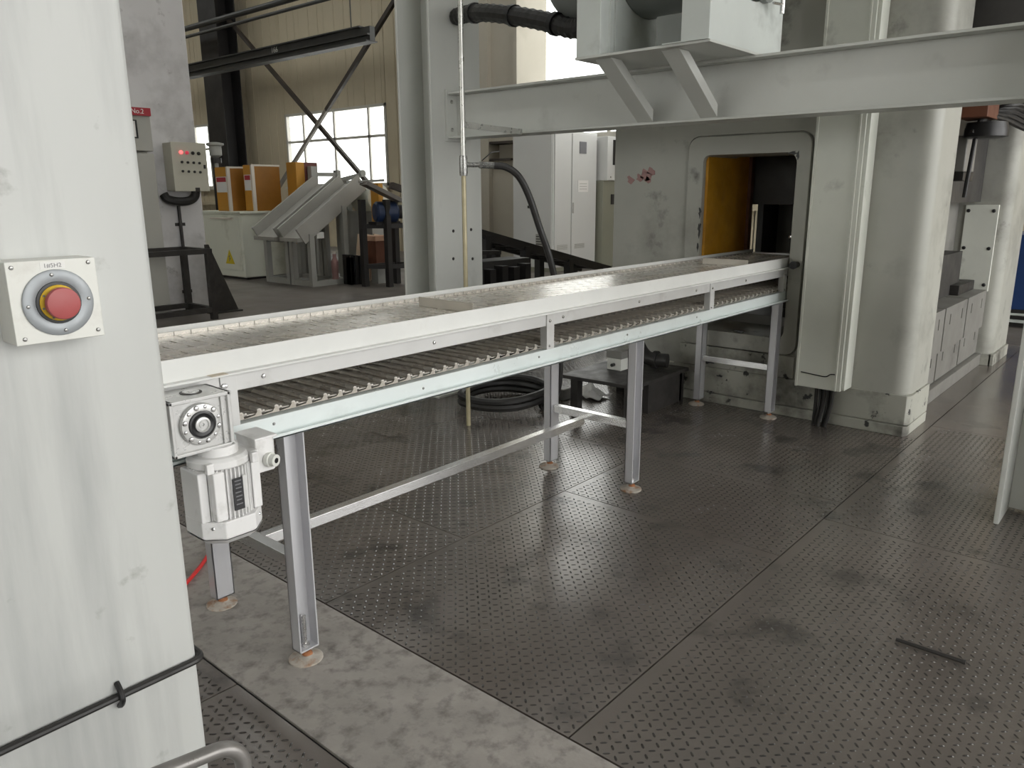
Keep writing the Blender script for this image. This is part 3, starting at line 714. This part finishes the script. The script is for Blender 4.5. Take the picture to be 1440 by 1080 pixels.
# hydraulic block, red cover and hoses between the frames
B(4.45, -1.6, 2.30, 6.40, -.55, 3.6).build('hydraulic_block', 'ramdark', pr, bevel=.01)
B(4.62, -.90, 1.95, 4.95, -.72, 2.30).build('red_cover', 'redbrown', pr, bevel=.006)
MB().lathe([(.10, 0), (.13, .01), (.13, .05), (.12, .10)], (4.86, -.86, 1.83), (0, 0, 1), 20).build('hose_tray', 'black', pr)
for q in range(6):
    MB().tube(smooth_path([(4.75+.05*q, -.80, 1.86), (4.82+.06*q, -.85, 1.96+.012*q), (5.05+.03*q, -.92-.012*q, 1.96+.024*q), (5.5, -1.04, 1.90+.035*q), (6.0, -1.25, 1.96+.03*q)], 4), .018, 8).build('black_hose', 'blackrubber', pr)
MB().tube([(4.86, -.80, 1.86), (4.90, -.77, 1.45)], .014, 8).build('drop_pipe', 'black', pr)
B(4.95, -.74, 1.62, 5.25, -.62, 1.86).build('valve_block', 'bedgrey', pr, bevel=.01)
B(4.95, -.74, 1.56, 5.25, -.60, 1.62).build('valve_block', 'darksteel', pr, bevel=.005)

# blue machine beyond the rear frame
bm2 = thing('blue_machine', 'blue painted machine cabinet on dark base behind the press rear frame', 'machine', (9.0, -1.1, 0))
B(8.9, -1.8, .20, 9.8, -.40, 1.02).build('blue_body', 'bluepaint', bm2, bevel=.01)
B(8.95, -1.75, 0, 9.75, -.45, .20).build('dark_base', 'ramdark', bm2)
B(8.86, -1.8, .06, 8.9, -.40, .09).build('toe_bar', 'saddle', bm2); B(8.86, -1.8, .14, 8.9, -.40, .16).build('toe_bar', 'saddle', bm2)

# ================================================================== THINGS BY THE PRESS FOOT
bn = thing('low_bench', 'low black steel bench with parts on it at the foot of the press', 'bench', (3.3, 1.0, 0))
MB().prism([(2.95, 1.20), (2.98, .62), (3.72, .62), (3.72, 1.22)], 'z', .235, .26).build('bench_top', 'darksteel', bn, bevel=.003)
for p in ((3.02, .67), (3.66, .67), (3.07, 1.15), (3.66, 1.15)):
    B(p[0]-.03, p[1]-.03, 0, p[0]+.03, p[1]+.03, .236).build('leg', 'darksteel', bn)
B(3.2, .64, .02, 3.66, .68, .236).build('skirt_plate', 'darksteel', bn)
bx = thing('junction_box', 'small dirty white junction box on the low black bench', 'box', (3.36, 1.0, .26))
B(3.30, .93, .26, 3.42, 1.05, .345).build('box_body', 'boxwhite', bx, bevel=.004); B(3.295, .925, .345, 3.425, 1.055, .40).build('box_lid', 'bedgrey', bx, bevel=.004)
MB().lathe([(.012, 0), (.012, .03)], (3.30, .99, .30), (-1, 0, 0), 10).build('cable_gland', 'black', bx)
el = thing('black_elbow', 'black rubber pipe elbow lying on the low bench', 'pipe', (3.45, .80, .26))
MB().tube(smooth_path([(3.53, .98, .56), (3.52, .93, .42), (3.52, .86, .34), (3.53, .78, .326), (3.55, .70, .326)], 5), .05, 12).build('elbow_body', 'blackrubber', el)
MB().tube([(3.528, .80, .326), (3.532, .77, .326)], .064, 14).build('elbow_collar', 'blackrubber', el)
loop = []
for k in range(44):
    a = 2*math.pi*k/18 - 1.35; f_ = 1+.02*math.sin(k*.7)
    loop.append((2.80+.335*f_*math.cos(a), 1.59+.29*f_*math.sin(a), .028+.045*(k/18)+.006*math.sin(k*1.1)))
single('hose_coil', MB().tube(smooth_path(loop, 3), .026, 8), 'blackrubber', 'loose coil of black hose on the floor behind the conveyor', 'hose', (2.80, 1.59, 0))
single('grey_box', B(3.16, 1.33, 0, 3.27, 1.44, .085), 'bedgrey', 'flat grey metal block on the floor between hose coil and low bench', 'block', (3.215, 1.385, 0), bevel=.008)
# crumpled white cloth
cl = MB(); nn = 12; V = []
for i in range(nn):
    for j in range(nn):
        u_, v_ = i/(nn-1)-.5, j/(nn-1)-.5
        d_ = max(0, 1-2.1*math.hypot(u_, v_)); V.append((3.38+u_*.18+.015*math.sin(9*v_), 1.24+v_*.22+.015*math.cos(8*u_), .012+.11*d_*(.7+.3*math.sin(11*u_+7*v_))+.012*math.sin(17*u_)*math.cos(13*v_)+.012))
cl.add(V, [(i*nn+j, (i+1)*nn+j, (i+1)*nn+j+1, i*nn+j+1) for i in range(nn-1) for j in range(nn-1)])
co = single('white_cloth', cl, 'cloth', 'crumpled white cloth lying under the low bench', 'cloth', (3.38, 1.24, 0))
so = co.modifiers.new('thick', 'SOLIDIFY'); so.thickness = .006; so.offset = 1
# steel rod on the tread plate
single('steel_rod', MB().tube([(1.37, -1.455, .010), (1.372, -1.665, .010)], .0065, 8).lathe([(.008, 0), (.008, .01)], (1.372, -1.665, .010), (0, 1, 0), 8), 'darksteel', 'short rusty steel rod lying alone on the tread plate floor', 'rod', (1.37, -1.56, 0))
# red cable behind far leg
single('red_cable', MB().tube(smooth_path([(-.30, .55, .012), (-.12, .70, .012), (.02, .81, .012), (.14, .92, .012), (.30, 1.10, .012)], 5), .008, 8), 'redcable', 'red cable on the floor beneath the conveyor drive end', 'cable', (.0, .8, 0))

# ================================================================== WHITEWASHED PILLAR GROUP
def sc8(x, y, Y): return -1.2747+(x+1.2747)*(Y+2.0232)/(y+2.0232)
single('whitewashed_pillar', B(2.2, 8.0, 0, 4.02, 8.9, 9.9), 'whitewash', 'dirty whitewashed concrete pillar behind the grey cabinet and control box', 'pillar', (3.1, 8.45, 0), bevel=.02)
ec = thing('electrical_cabinet', 'tall grey electrical cabinet with red number sign at the whitewashed pillar', 'cabinet', (2.9, 7.85, 0))
MB().box(2.55, 7.7, 0, 3.30, 8.0, 1.975).box(2.55, 7.7, 2.01, 3.30, 8.0, 2.47).box(2.56, 7.85, 1.97, 3.29, 8.0, 2.015).build('cabinet_body', 'cabgrey', ec)
B(2.56, 7.69, .05, 3.29, 7.70, 1.98).build('cabinet_door', 'cabgrey', ec, bevel=.004)
B(2.56, 7.69, 2.01, 3.29, 7.70, 2.40).build('cabinet_door', 'cabgrey', ec, bevel=.004)
sg = B(2.78, 7.66, 2.41, 3.30, 7.72, 2.50).build('number_sign', 'redsign', ec)
text('sign_text', 'No.2', 'signwhite', sg, (3.14, 7.657, 2.455), FACE_NY, .075, .001)
B(2.80, 7.68, 2.15, 3.13, 7.69, 2.36).build('meter_window', 'black', ec); B(2.815, 7.676, 2.165, 3.105, 7.682, 2.345).build('meter_face', 'signwhite', ec)
MB().tube(smooth_path([(2.8, 7.8, 2.5), (2.85, 7.8, 2.56), (3.0, 7.82, 2.58), (3.1, 7.86, 2.56)], 4), .014, 8).build('lifting_loop', 'blackrubber', ec)
cb = thing('control_box', 'beige push-button control box with glowing red lamp on whitewashed pillar', 'control box', (3.8, 8.0, 1.5))
x0, x1 = sc8(3.37, 7.4, 7.78), sc8(3.805, 7.4, 7.78); z0, z1 = 1.5+(1.54-1.5)*1.04, 1.5+(2.105-1.5)*1.04
B(x0, 7.785, z0, x1, 8.0, z1).build('box_body', 'ctrlbox', cb, bevel=.01)
dr = B(x0-.005, 7.765, z0-.005, x1+.005, 7.785, z1+.005).build('box_door', 'ctrlbox', cb, bevel=.005)
w_, h_ = x1-x0, z1-z0
for r_, zz in enumerate((.80, .60, .41)):
    for k in range(4):
        xx = x0+w_*(.26+.17*k); z_ = z0+h_*(zz-.005*k)
        m_ = 'led' if (r_ == 0 and k == 0) else 'leddim' if (r_ == 0 and k == 1) else 'black'
        rad = .022 if r_ == 0 else .016
        MB().lathe([(rad, 0), (rad, .015), (rad*.6, .022)], (xx, 7.765, z_), (0, -1, 0), 12).build('indicator_lamp' if r_ == 0 else 'push_button', m_, cb)
B(x1-.05, 7.755, z0+h_*.47, x1-.025, 7.766, z0+h_*.55).build('door_latch', 'black', cb)
B(x0+w_*.58, 7.75, z0-.01, x0+w_*.70, 7.80, z0+.04).build('cable_entry', 'darksteel', cb)
cg = thing('flexible_conduit', 'black flexible conduit under the beige control box running down the pillar', 'conduit', (3.6, 7.9, 0))
MB().tube(smooth_path([(x0-.08, 7.93, 1.50), (x0-.05, 7.90, 1.44), (x0+.08, 7.88, 1.41), (x0+.22, 7.88, 1.42), (x0+.30, 7.88, 1.47), (x0+.32, 7.86, 1.56)], 6), .055, 10).build('bend', 'blackrubber', cg)
MB().tube([(x0+.12, 7.975, 1.40), (x0+.13, 7.975, .0)], .022, 8).build('drop_pipe', 'darksteel', cg)
for z in (1.12, .25): MB().box(x0+.06, 7.985, z-.02, x0+.19, 8.0, z+.02).build('pipe_clip', 'darksteel', cg)
tb2 = thing('angle_iron_stand', 'open black angle-iron stand before the whitewashed pillar', 'stand', (3.15, 7.3, 0))
ax0, ax1, ay0, ay1 = 2.62, 3.50, 7.0, 7.62
for px, py in ((ax0, ay0), (ax1, ay0), (ax0, ay1), (ax1, ay1)): B(px-.035, py-.035, 0, px+.035, py+.035, .86).build('leg', 'darksteel', tb2)
for z, nm in ((.83, 'top_rail'), (.12, 'bottom_rail')):
    B(ax0, ay0-.03, z-.03, ax1, ay0+.03, z+.03).build(nm, 'darksteel', tb2); B(ax0, ay1-.03, z-.03, ax1, ay1+.03, z+.03).build(nm, 'darksteel', tb2)
    B(ax0-.03, ay0, z-.03, ax0+.03, ay1, z+.03).build(nm, 'darksteel', tb2); B(ax1-.03, ay0, z-.03, ax1+.03, ay1, z+.03).build(nm, 'darksteel', tb2)
gp = thing('gusset_plate', 'black triangular steel plate standing beside the whitewashed pillar', 'plate', (3.9, 7.4, 0))
MB().prism([(3.72, 0), (4.08, 0), (3.74, .88), (3.70, .88)], 'y', 7.42, 7.46).build('plate', 'darksteel', gp)
B(3.68, 7.36, 0, 4.10, 7.52, .02).build('foot', 'darksteel', gp)

# ================================================================== FAR LEFT BAY
dc = thing('building_column', 'dark steel building column beside the far window', 'column', (11.9, 20.9, 0))
MB().box(11.5, 20.35, 0, 11.53, 21.35, 10).box(12.1, 20.35, 0, 12.13, 21.35, 10).box(11.53, 20.82, 0, 12.1, 20.88, 10).build('column_shaft', 'darkcolumn', dc)
B(11.3, 20.2, 0, 12.3, 21.5, .05).build('base_plate', 'darkcolumn', dc)
dc2 = thing('building_column', 'dark steel building column hidden behind the gantry column', 'column', (11.9, 12.0, 0))
MB().box(11.5, 11.5, 0, 11.53, 12.3, 10).box(12.1, 11.5, 0, 12.13, 12.3, 10).box(11.53, 11.87, 0, 12.1, 11.93, 10).build('column_shaft', 'darkcolumn', dc2)
single('cross_brace', MB().bar((11.9, 20.55, 6.60), (11.9, 13.6, 1.2), .09, .10), 'brace', 'dark brace falling from the dark column across the far window', 'brace', (11.9, 13.6, 1.2))
b2 = thing('cross_brace', 'brace rising from beside the cartons, pale below and dark above', 'brace', (11.8, 18.3, 1.55))
MB().bar((11.8, 12.3, 6.3), (11.8, 15.75, 3.62), .09, .10).build('dark_length', 'brace', b2); MB().bar((11.8, 15.75, 3.62), (11.8, 18.6, 1.4), .085, .09).build('worn_length', 'braceworn', b2)
cr = thing('crane_girder', 'dark crane girder carrying a small white number', 'girder', (9.0, 14.5, 4.28))
MB().box(8.92, 10.35, 4.30, 9.04, 20.5, 4.56).build('web', 'girder', cr); MB().box(8.84, 10.35, 4.285, 9.10, 20.5, 4.305).build('bottom_flange', 'girder', cr); MB().box(8.825, 10.35, 4.275, 8.845, 20.5, 4.31).build('flange_edge', 'girder', cr); MB().box(8.86, 10.6, 4.56, 9.10, 20.5, 4.585).build('top_flange', 'girder', cr)
MB().box(8.86, 10.35, 4.40, 8.92, 20.5, 4.43).build('busbar', 'girder', cr)
for y_ in (11, 18.5): MB().tube([(9.0, y_, 4.58), (9.0, y_, 9.56)], .012, 6).build('hanger_rod', 'girder', cr)
text('girder_number', '166', 'labelpaper', cr, (8.918, 13.55, 4.49), FACE_NX, .17, .002)
for nm, z, r_ in (('upper', 6.22, .075), ('lower', 6.0, .045)):
    single('service_pipe', MB().tube([(11.1, 14.6 if nm == 'upper' else 12.5, z), (11.1, 26, z)], r_, 10), 'girder', 'thick service pipe high on the far wall, above its thin twin' if nm == 'upper' else 'thin service pipe high on the far wall, under its thick twin', 'pipe', (11.1, 20, z))
# cream cabinet
wc = thing('low_cabinet', 'low cream metal cabinet with yellow warning triangle under the orange cartons', 'cabinet', (6.6, 11.4, 0))
B(6.14, 10.72, .04, 7.05, 12.15, 1.18).build('cabinet_body', 'cabcream', wc, bevel=.015)
B(6.10, 10.68, 1.16, 7.1, 12.2, 1.20).build('cabinet_top', 'cabcream', wc, bevel=.008)
dr = B(6.12, 10.78, .16, 6.14, 12.10, 1.12).build('cabinet_door', 'cabcream', wc, bevel=.004)
B(6.09, 10.95, 1.06, 6.12, 11.7, 1.09).build('door_handle', 'edgewhite', dr)
MB().prism([(11.02, .27), (11.32, .27), (11.17, .52)], 'x', 6.112, 6.121).build('warning_triangle', 'warnyellow', dr, label='yellow warning triangle')
MB().prism([(11.15, .43), (11.20, .40), (11.17, .38), (11.19, .31), (11.14, .37), (11.17, .39)], 'x', 6.108, 6.113).build('lightning_mark', 'ink', dr)
B(6.2, 10.78, 0, 7.0, 12.1, .04).build('plinth', 'darksteel', wc)
# orange cartons
def carton(x0, x1, y0, y1, z1, label, lab=True, w=.05):
    c = thing('carton', label, 'carton', ((x0+x1)/2, (y0+y1)/2, 1.20), 'orange cartons on the cream cabinet')
    B(x0, y0, 1.20, x1, y1, z1).build('carton_body', 'cartonbrown', c, bevel=.006)
    B(x0-.008, y0+.01, 1.21, x0, y1-.01, z1-.01).build('end_flap', 'carton', c)
    B(x0-.012, y0-.012, 1.20, x0+.045, y0+.03, z1).build('edge_tape', 'edgewhite', c)
    B(x0, y0-.006, z1-.025, x1, y0+.02, z1+.006).build('edge_tape', 'edgewhite', c)
    if lab:
        B(x0-.012, y0+.04, z1-.44, x0-.008, y1-.03, z1-.17).build('paper_label', 'labelpaper', c); B(x0-.015, y0+.05, z1-.26, x0-.012, y1-.05, z1-.18).build('red_header', 'redsign', c)
carton(6.22, 6.66, 11.18, 11.60, 1.97, 'orange carton with red-headed label at the pillar end of the cream cabinet')
carton(6.44, 7.00, 10.74, 11.02, 2.00, 'orange carton with red-headed label at the chute end of the cream cabinet')
cx3 = thing('orange_guard', 'narrow orange machine guard with dark red back beside the cartons', 'guard', (7.3, 10.4, 0))
B(7.12, 10.40, .6, 7.30, 10.70, 2.05).build('guard_body', 'carton', cx3, bevel=.006); B(7.30, 10.42, .6, 7.60, 10.80, 2.05).build('guard_back', 'darkred', cx3, bevel=.006); B(7.15, 10.45, 0, 7.55, 10.75, .6).build('guard_base', 'framegrey', cx3)
pf = thing('post_frame', 'small pale post frame rising behind the grey chutes', 'frame', (7.6, 10.2, 0))
B(7.36, 10.28, 0, 7.50, 10.40, 1.98).build('post', 'framegrey', pf, bevel=.004); B(7.90, 10.24, 0, 7.98, 10.36, 1.92).build('post', 'framegrey', pf)
MB().bar((7.48, 10.34, 1.84), (7.92, 10.30, 1.84), .05, .07).build('cross_arm', 'framegrey', pf)
vz = thing('valve_stand', 'small grey valve on a stem above the cartons at the bright window', 'valve', (7.04, 13.0, 0))
MB().tube([(7.04, 13.0, 0), (7.04, 13.0, 2.15)], .04, 8).build('stem', 'framegrey', vz); MB().lathe([(.05, 0), (.12, .05), (.12, .22), (.17, .24), (.17, .28), (.06, .30)], (7.04, 13.0, 2.20), (0, 0, 1), 14).build('valve_head', 'framegrey', vz)
MB().lathe([(.10, 0), (.10, .1)], (7.04, 13.0, 2.10), (0, 0, 1), 12).build('collar', 'darksteel', vz)
# two inclined chutes on frames
def chute(yc, hw, label):
    c = thing('inclined_chute', label, 'chute', (6.7, yc, 0), 'inclined grey chutes')
    lo, hi = Vector((6.12, yc, .80)), Vector((7.42, yc, 1.66)); d = (hi-lo).normalized(); nrm = Vector((-d.z, 0, d.x))
    def slab(ya, yb, n0, n1):
        vs = [p + nrm*nn + Vector((0, yy-yc, 0)) for p in (lo, hi) for yy, nn in ((ya, n0), (yb, n0), (yb, n1), (ya, n1))]
        return MB().add(vs, [(0, 1, 2, 3), (7, 6, 5, 4), (0, 4, 5, 1), (1, 5, 6, 2), (2, 6, 7, 3), (3, 7, 4, 0)])
    slab(yc-hw, yc+hw, -.02, .0).build('trough_floor', 'troughgrey', c)
    slab(yc-hw-.02, yc-hw+.02, -.12, .17).build('trough_side', 'troughgrey', c, bevel=.004); slab(yc+hw-.02, yc+hw+.02, -.06, .17).build('trough_side', 'troughgrey', c, bevel=.004)
    B(6.05, yc-hw, .74, 6.22, yc+hw, .80).build('lip_plate', 'troughgrey', c)
    for x, zt in ((6.30, .86), (6.98, 1.30)):
        for s in (-1, 1): B(x-.045, yc+s*hw-.045, 0, x+.045, yc+s*hw+.045, zt).build('leg', 'framegrey', c)
    for s in (-1, 1): B(6.30, yc+s*hw-.04, .0, 6.98, yc+s*hw+.04, .09).build('foot_rail', 'framegrey', c)
    for x in (6.30, 6.98): B(x-.04, yc-hw, .0, x+.04, yc+hw, .09).build('foot_rail', 'framegrey', c)
    B(6.29, yc-hw, .70, 6.33, yc+hw, .78).build('head_rail', 'framegrey', c)
    return c
chute(9.88, .32, 'inclined grey chute on a welded frame standing next to the cream cabinet')
c_ = chute(9.17, .26, 'inclined grey chute on a welded frame standing next to the black rack')
B(6.42, 8.90, .78, 6.56, 8.93, .88).build('latch_plate', 'boxwhite', c_)
# roller drum end and levers
dm = thing('pale_drum', 'pale green drum end with orange plate behind the chutes', 'drum', (7.6, 8.9, 0))
MB().lathe([(.24, 0), (.24, .5), (.18, .52)], (7.68, 8.80, 1.42), (0, 1, 0), 24).build('drum', 'cabcream', dm, bevel=.004); B(7.42, 8.50, .98, 7.52, 8.70, 1.66).build('orange_plate', 'carton', dm); B(7.62, 8.95, 0, 7.9, 9.3, 1.2).build('drum_base', 'framegrey', dm)
lv = thing('lever_bar', 'grey lever bar lying across the drum before the bright window', 'lever', (7.7, 9.4, 1.7))
MB().bar((7.45, 9.75, 1.70), (7.7, 9.25, 1.82), .06, .07).lathe([(.06, -.03), (.06, .03)], (7.7, 9.25, 1.84), (0, 1, 0), 10).build('bar', 'framegrey', lv); B(7.5, 9.45, 1.2, 7.6, 9.6, 1.72).build('stem', 'framegrey', lv); B(7.4, 9.40, 0, 7.68, 9.66, 1.2).build('pedestal', 'framegrey', lv)
# black rack with inclined plates, blue motor
rk = thing('black_rack', 'black angle-iron rack holding inclined dark plates and a blue motor', 'rack', (7.3, 8.0, 0))
for x, y_ in ((6.86, 8.25), (7.08, 7.9), (7.62, 7.72), (7.5, 8.2)): B(x-.045, y_-.045, 0, x+.045, y_+.045, 1.40).build('post', 'darkcolumn', rk)
for z in (.33, .98):
    MB().bar((6.86, 8.25, z), (7.08, 7.9, z), .05, .07).bar((7.08, 7.9, z), (7.62, 7.72, z), .05, .07).bar((7.62, 7.72, z), (7.5, 8.2, z), .05, .07).bar((7.5, 8.2, z), (6.86, 8.25, z), .05, .07).build('shelf_frame', 'darkcolumn', rk)
MB().bar((6.80, 8.10, 1.66), (7.35, 7.90, 1.38), .34, .06).build('inclined_plate', 'troughdark', rk); MB().bar((7.15, 7.85, 1.62), (7.72, 7.62, 1.42), .16, .10).build('inclined_plate', 'brace', rk); MB().bar((6.80, 8.22, 1.68), (7.15, 8.02, 1.70), .12, .04).build('top_plate', 'framegrey', rk)
bmr = MB().lathe([(.14, 0), (.17, .03), (.17, .34), (.12, .38)], (6.98, 8.08, 1.20), (.9, -.35, 0), 20).build('blue_motor', 'bluedeep', rk); MB().lathe([(.11, .38), (.11, .52), (.05, .53)], (6.98, 8.08, 1.20), (.9, -.35, 0), 16).build('motor_end', 'darkcolumn', bmr)
B(6.9, 7.95, 1.0, 7.4, 8.15, 1.05).build('motor_shelf', 'darkcolumn', rk)
# leaning boards, black battery pack, copper bin
for k in range(3):
    xx, yy = 7.26+.10*k, 8.92-.09*k
    single('leaning_board', MB().bar((xx-.02, yy, .02), (xx+.14, yy+.05, .80), .17, .03, (0, 1, 0)), 'paleboard', 'pale board leaning behind the black slotted box', 'board', (xx, yy, 0), 'leaning pale boards')
bp = thing('black_slotted_box', 'small upright black slotted box on the floor beside the chute', 'box', (6.9, 8.68, 0))
for k in range(4):
    B(6.86+.075*k, 8.62-.03*k, 0, 6.925+.075*k, 8.84-.03*k, .50-.012*k).build('fin', 'black', bp, bevel=.004)
B(6.86, 8.62, 0, 7.14, 8.74, .46).build('core', 'black', bp)
rb = thing('copper_bin', 'copper-coloured box standing under the black rack', 'box', (7.30, 8.35, 0))
B(7.2, 8.36, .30, 7.6, 8.60, .76).build('bin_body', 'redbrown', rb, bevel=.006); B(7.18, 8.34, .72, 7.62, 8.62, .80).build('bin_rim', 'copper', rb); B(7.25, 8.40, 0, 7.55, 8.57, .30).build('bin_foot', 'framegrey', rb)
re_ = thing('red_bottle', 'small red bottle standing in the grey chute frame', 'bottle', (6.75, 8.91, .09))
MB().lathe([(.055, 0), (.055, .10), (.06, .11), (.06, .30), (.03, .36), (.03, .42)], (6.75, 8.91, .09), (0, 0, 1), 14).build('bottle_body', 'redpaint', re_); MB().lathe([(.035, .42), (.035, .46)], (6.75, 8.91, .09), (0, 0, 1), 12).build('cap', 'edgewhite', re_)

# ================================================================== CABINETS BEHIND THE PRESS
wc2 = thing('switch_cabinet', 'tall white double switch cabinet with small dark display and paper notice', 'cabinet', (11.2, 7.7, 0))
B(10.56, 7.24, .08, 11.98, 8.22, 2.62).build('cabinet_body', 'cabwhite', wc2, bevel=.01)
B(10.545, 7.26, .08, 10.565, 8.20, 2.60).build('side_panel', 'cabwhite', wc2)
d1 = B(10.60, 7.215, .12, 11.11, 7.24, 2.58).build('cabinet_door', 'cabwhite', wc2, bevel=.005); d2 = B(11.14, 7.215, .12, 11.94, 7.24, 2.58).build('cabinet_door', 'cabwhite', wc2, bevel=.005)
B(10.56, 7.26, 0, 11.98, 8.2, .08).build('plinth', 'cabolive', wc2)
B(11.36, 7.205, 2.22, 11.58, 7.216, 2.44).build('display', 'ink', d2); B(11.32, 7.208, 1.50, 11.66, 7.216, 1.72).build('paper_notice', 'signwhite', d2); B(11.155, 7.195, 1.10, 11.175, 7.216, 1.30).build('door_handle', 'cabgrey', d2)
for k in range(3): B(11.37, 7.2065, 1.55+.05*k, 11.61, 7.2085, 1.56+.05*k).build('notice_line', 'cabgrey', d2)
for dd, xa in ((d1, 10.68), (d2, 11.24)):
    for k in range(5): B(xa, 7.208, .42+.02*k, xa+.32, 7.216, .428+.02*k).build('vent_slot', 'cabgrey', dd)
sp = B(10.53, 7.40, .30, 10.546, 7.62, .72).build('vent_grille', 'cabgrey', wc2)
for k in range(8): B(10.522, 7.41, .33+.048*k, 10.532, 7.61, .345+.048*k).build('vent_slat', 'darksteel', sp)
B(10.52, 7.72, 1.20, 10.546, 7.82, 1.25).build('side_latch', 'darksteel', wc2)
ob = thing('olive_cabinet', 'olive floor cabinet carrying a white monitor box beside the switch cabinet', 'cabinet', (12.25, 7.4, 0))
B(12.02, 7.10, 0, 12.46, 7.9, 1.72).build('cabinet_body', 'cabolive', ob, bevel=.008); B(12.30, 7.085, 1.25, 12.46, 7.10, 1.45).build('dark_port', 'ramdark', ob)
mn = thing('monitor_box', 'white monitor box with black screen on the olive cabinet', 'monitor', (12.25, 7.3, 1.72))
B(12.03, 7.02, 1.72, 12.46, 7.6, 2.56).build('case', 'cabwhite', mn, bevel=.008); B(12.22, 7.005, 2.02, 12.45, 7.02, 2.50).build('screen', 'black', mn); B(12.14, 7.0, 1.77, 12.16, 7.02, 1.80).build('knob', 'cabgrey', mn)
# inclined black roller chute behind the conveyor
ic = thing('black_roller_chute', 'inclined black steel roller chute with legs behind the gantry column', 'chute', (5.3, 3.3, 0))
for dy in (0, .42):
    MB().bar((3.9, 3.2+dy, 1.20), (6.5, 3.2+dy, .60), .05, .085).build('side_beam', 'darkcolumn', ic)
for k in range(14):
    t = k/13; x = 4.0+2.4*t; z = 1.195-.555*t
    MB().tube([(x, 3.22, z), (x, 3.60, z)], .035, 8).build('roller', 'darksteel', ic)
for x, z in ((4.35, 1.10), (4.95, .96), (5.7, .78), (6.35, .64)):
    for dy in (0, .42): B(x-.04, 3.16+dy, 0, x+.04, 3.24+dy, z).build('leg', 'darkcolumn', ic)
MB().bar((4.35, 3.2, .25), (5.7, 3.2, .25), .05, .06).build('foot_rail', 'darkcolumn', ic)
bk = thing('black_machine', 'black frame machine with shiny bars beneath the black roller chute', 'machine', (3.9, 2.75, 0))
for k in range(5): B(3.62+.16*k, 2.62, 0, 3.70+.16*k, 3.0, .86-.02*(k % 2)).build('upright', 'darkcolumn', bk)
B(3.56, 2.72, .1, 4.44, 2.98, .90).build('core_block', 'ramdark', bk)
for z in (1.00, .90): MB().bar((3.40, 2.80, z), (4.10, 2.80, z-.035), .05, .035).build('shiny_bar', 'darksteel', bk)
B(3.5, 2.74, .84, 4.3, 2.94, .875).build('deck', 'darkcolumn', bk)
B(3.46, 2.7, 0, 3.52, 2.9, 1.0).build('upright', 'darkcolumn', bk)
single('red_kerb', B(10.2, 6.3, 0, 11.6, 6.42, .08), 'redstrip', 'red painted kerb strip on the floor before the white switch cabinet', 'kerb', (10.9, 6.36, 0))
